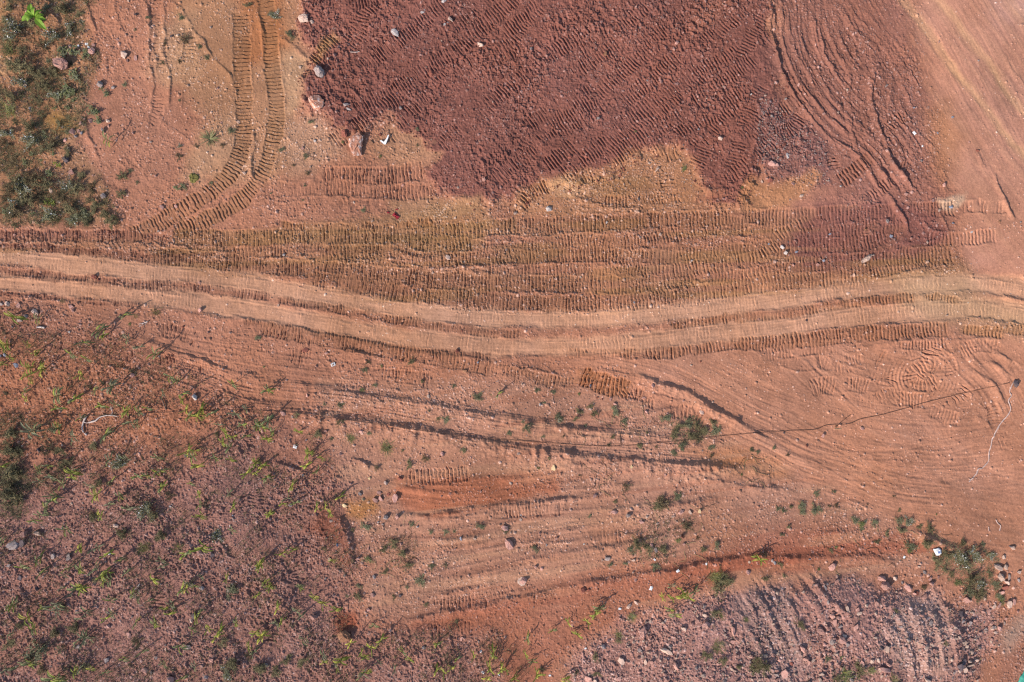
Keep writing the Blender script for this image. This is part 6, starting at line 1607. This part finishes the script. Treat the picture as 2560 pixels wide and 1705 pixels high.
# L-shaped white board, broken
(u, v), = crop(1, 0, [(882, 938)])
bm = bmesh.new()
outl = [(-.30, -.02), (-.20, -.10), (.02, .02), (.16, .34), (.22, .40), (.26, .30), (.10, -.10), (.02, -.17), (-.12, -.12), (-.24, -.09)]
outl = [(-.33, .06), (-.24, .10), (-.06, -.02), (.12, .22), (.22, .44), (.27, .40), (.20, .18), (.05, -.16), (-.05, -.17)]
bot = [bm.verts.new((x, y, 0)) for x, y in outl]
top = [bm.verts.new((x * .96, y * .96, .07)) for x, y in outl]
bm.faces.new(top)
bm.faces.new(bot[::-1])
for i in range(len(outl)):
    j = (i + 1) % len(outl)
    bm.faces.new((bot[i], bot[j], top[j], top[i]))
bmesh.ops.recalc_face_normals(bm, faces=bm.faces)
me = bpy.data.meshes.new("broken_board")
bm.to_mesh(me)
bm.free()
me.materials.append(M_WHITE)
o = link("broken_board", me)
o.scale = (1.0, 1.0, 1.0)
o.location = (wx(u), wy(v), Z(u, v) + .03)
o.rotation_euler = (.08, -.06, 0)
tag(o, "broken L-shaped white board right of the tallest lumpy boulder", "board")
THINGS.append([o, u, v, ("board", "white board", ""), .6, o["label"]])

# turquoise sheet reaching in at the corner
corner = [(2366, 1522), (2336, 1574), (2420, 1660), (2480, 1590)]
n = 26
co, f = [], []
r = random.Random(4)
for i in range(n):
    for j in range(n):
        a, b = i / (n - 1), j / (n - 1)
        p = [(1 - a) * ((1 - b) * corner[0][k] + b * corner[1][k]) + a * ((1 - b) * corner[3][k] + b * corner[2][k]) for k in (0, 1)]
        e = 2.2 * math.sin(b * 17 + i) * (1 if i == 0 else .2)
        co.append((wx(p[0] + e * .4), wy(p[1] + e * .3), Z(*p) + .05 + .03 * math.sin(b * 12 + a * 5) * math.sin(a * 9) + r.uniform(-.004, .004)))
for i in range(n - 1):
    for j in range(n - 1):
        q = i * n + j
        f.append((q, q + 1, q + n + 1, q + n))
co = np.array(co)
c0 = co.mean(0)
o = link("tarpaulin", mesh_from("tarpaulin", co - c0, np.array(f), M_TARP, True))
o.location = c0
md = o.modifiers.new("thickness", 'SOLIDIFY')
md.thickness = .012
tag(o, "turquoise tarpaulin edge showing in the lower right corner", "tarpaulin")

# ------------------------------------------------------------------ words for the rest: what each lies beside
MARKS = [(n, *crop(c, r_, [(a, b)])[0]) for n, c, r_, a, b in [
    ("the banana plant", 0, 0, 272, 142), ("the flat-topped pink block", 0, 0, 418, 430), ("the moss patch", 0, 0, 1292, 1183), ("the star-shaped tuft", 0, 0, 1385, 918), ("the dark grey rock by the weeds", 0, 0, 440, 1058),
    ("the pale pink rock on bare soil", 0, 0, 825, 364), ("the big mottled boulder", 1, 0, 428, 688), ("the tall lumpy boulder", 1, 0, 690, 962), ("the crumbled white stone", 1, 0, 955, 222), ("the boulder at the fill's corner", 1, 0, 350, 128),
    ("the pink-white pointed rock", 1, 0, 1518, 305), ("the square orange-brown stone", 2, 0, 670, 366), ("the white and rust stone", 2, 0, 298, 1390), ("the split red-pink slab", 2, 0, 1770, 1093), ("the white brick-shaped stone", 3, 0, 227, 1040),
    ("the red rag", 1, 0, 955, 1432), ("the long pale slab", 3, 1, 757, 258), ("the rock holding the white tape", 3, 1, 1740, 1087), ("the wire end on the cable", 3, 1, 610, 1330), ("the curled tape scrap", 3, 2, 1640, 530), ("the white bag", 3, 2, 1225, 696),
    ("the upper white branch", 0, 1, 700, 1298), ("the blue-grey rounded stone", 0, 1, 110, 965), ("the pale kite-shaped rock", 0, 1, 240, 616), ("the whitish pointed rock", 0, 1, 1302, 1176), ("the rock between the ruts", 0, 1, 630, 372),
    ("the big brown boulder", 1, 2, 617, 1256), ("the gully-head rocks", 1, 2, 900, 345), ("the lone oval rock", 1, 2, 1708, 645), ("the sunken flat slab", 1, 2, 1793, 898), ("the cream-yellow stone", 2, 2, 325, 143), ("the square white litter", 2, 2, 1147, 820),
    ("the angular pink rock", 2, 2, 920, 1230), ("the heap's large boulder", 3, 2, 880, 932), ("the scree's largest rock", 3, 2, 425, 1200), ("the head of the stone line", 3, 2, 1630, 802), ("the large green grass tuft", 1, 1, 885, 1515), ("the ring of green weeds", 2, 1, 1230, 1400), ("the curving ridge", 2, 1, 1150, 1120),
    ("the red clod below the road", 1, 1, 358, 864), ("the oval pink-brown rock", 1, 1, 210, 1283), ("the pink rock among seedlings", 1, 2, 410, 1132), ("the bright yellow seedlings", 0, 2, 1315, 130), ("the red-pink flat stone", 2, 2, 520, 943), ("the green tuft on the bank", 2, 2, 1440, 890),
    ("the largest grey stone of the field", 0, 2, 100, 655), ("the dark stone of the lower field", 0, 2, 1300, 1120), ("the pink rock at the bottom edge", 0, 2, 1135, 1545), ("the heaped boulders by the lane", 3, 2, 1380, 1430)]]
DIRS = ["right of", "below right of", "below", "below left of", "left of", "above left of", "above", "above right of"]
ORD = ["", "second ", "third ", "fourth ", "fifth ", "sixth ", "seventh ", "eighth ", "ninth ", "tenth ", "eleventh ", "twelfth "]
pool = {}
for t in THINGS:
    o, u, v, (fam, word, nm), size, lab = t
    if lab: continue
    best = min(MARKS, key=lambda m: (m[1] - u) ** 2 + (m[2] - v) ** 2)
    dx, dy = u - best[1], v - best[2]
    sec = int(round(math.degrees(math.atan2(dy, dx)) / 45)) % 8
    if fam == "rock":
        sw = "big" if size > .55 else ("medium" if size > .34 else "small")
        shp = "flat" if o.scale[2] / o.scale[0] < .62 else ("long" if o.scale[1] / o.scale[0] < .66 else "blocky")
        w = f"{sw} {shp} {word} {nm}"
    else:
        sw = "large " if size > .75 else ("" if size > .38 else "small ")
        w = sw + word
    pool.setdefault((w, DIRS[sec], best[0]), []).append((math.hypot(dx, dy), o))
for (w, d, m), L in pool.items():
    L.sort(key=lambda q: q[0])
    for k, (_, o) in enumerate(L):
        o["label"] = f"{w} {d} {m}" if len(L) == 1 else (f"{(ORD[k].strip() + '-') if k else ''}closest {w} {d} {m}")
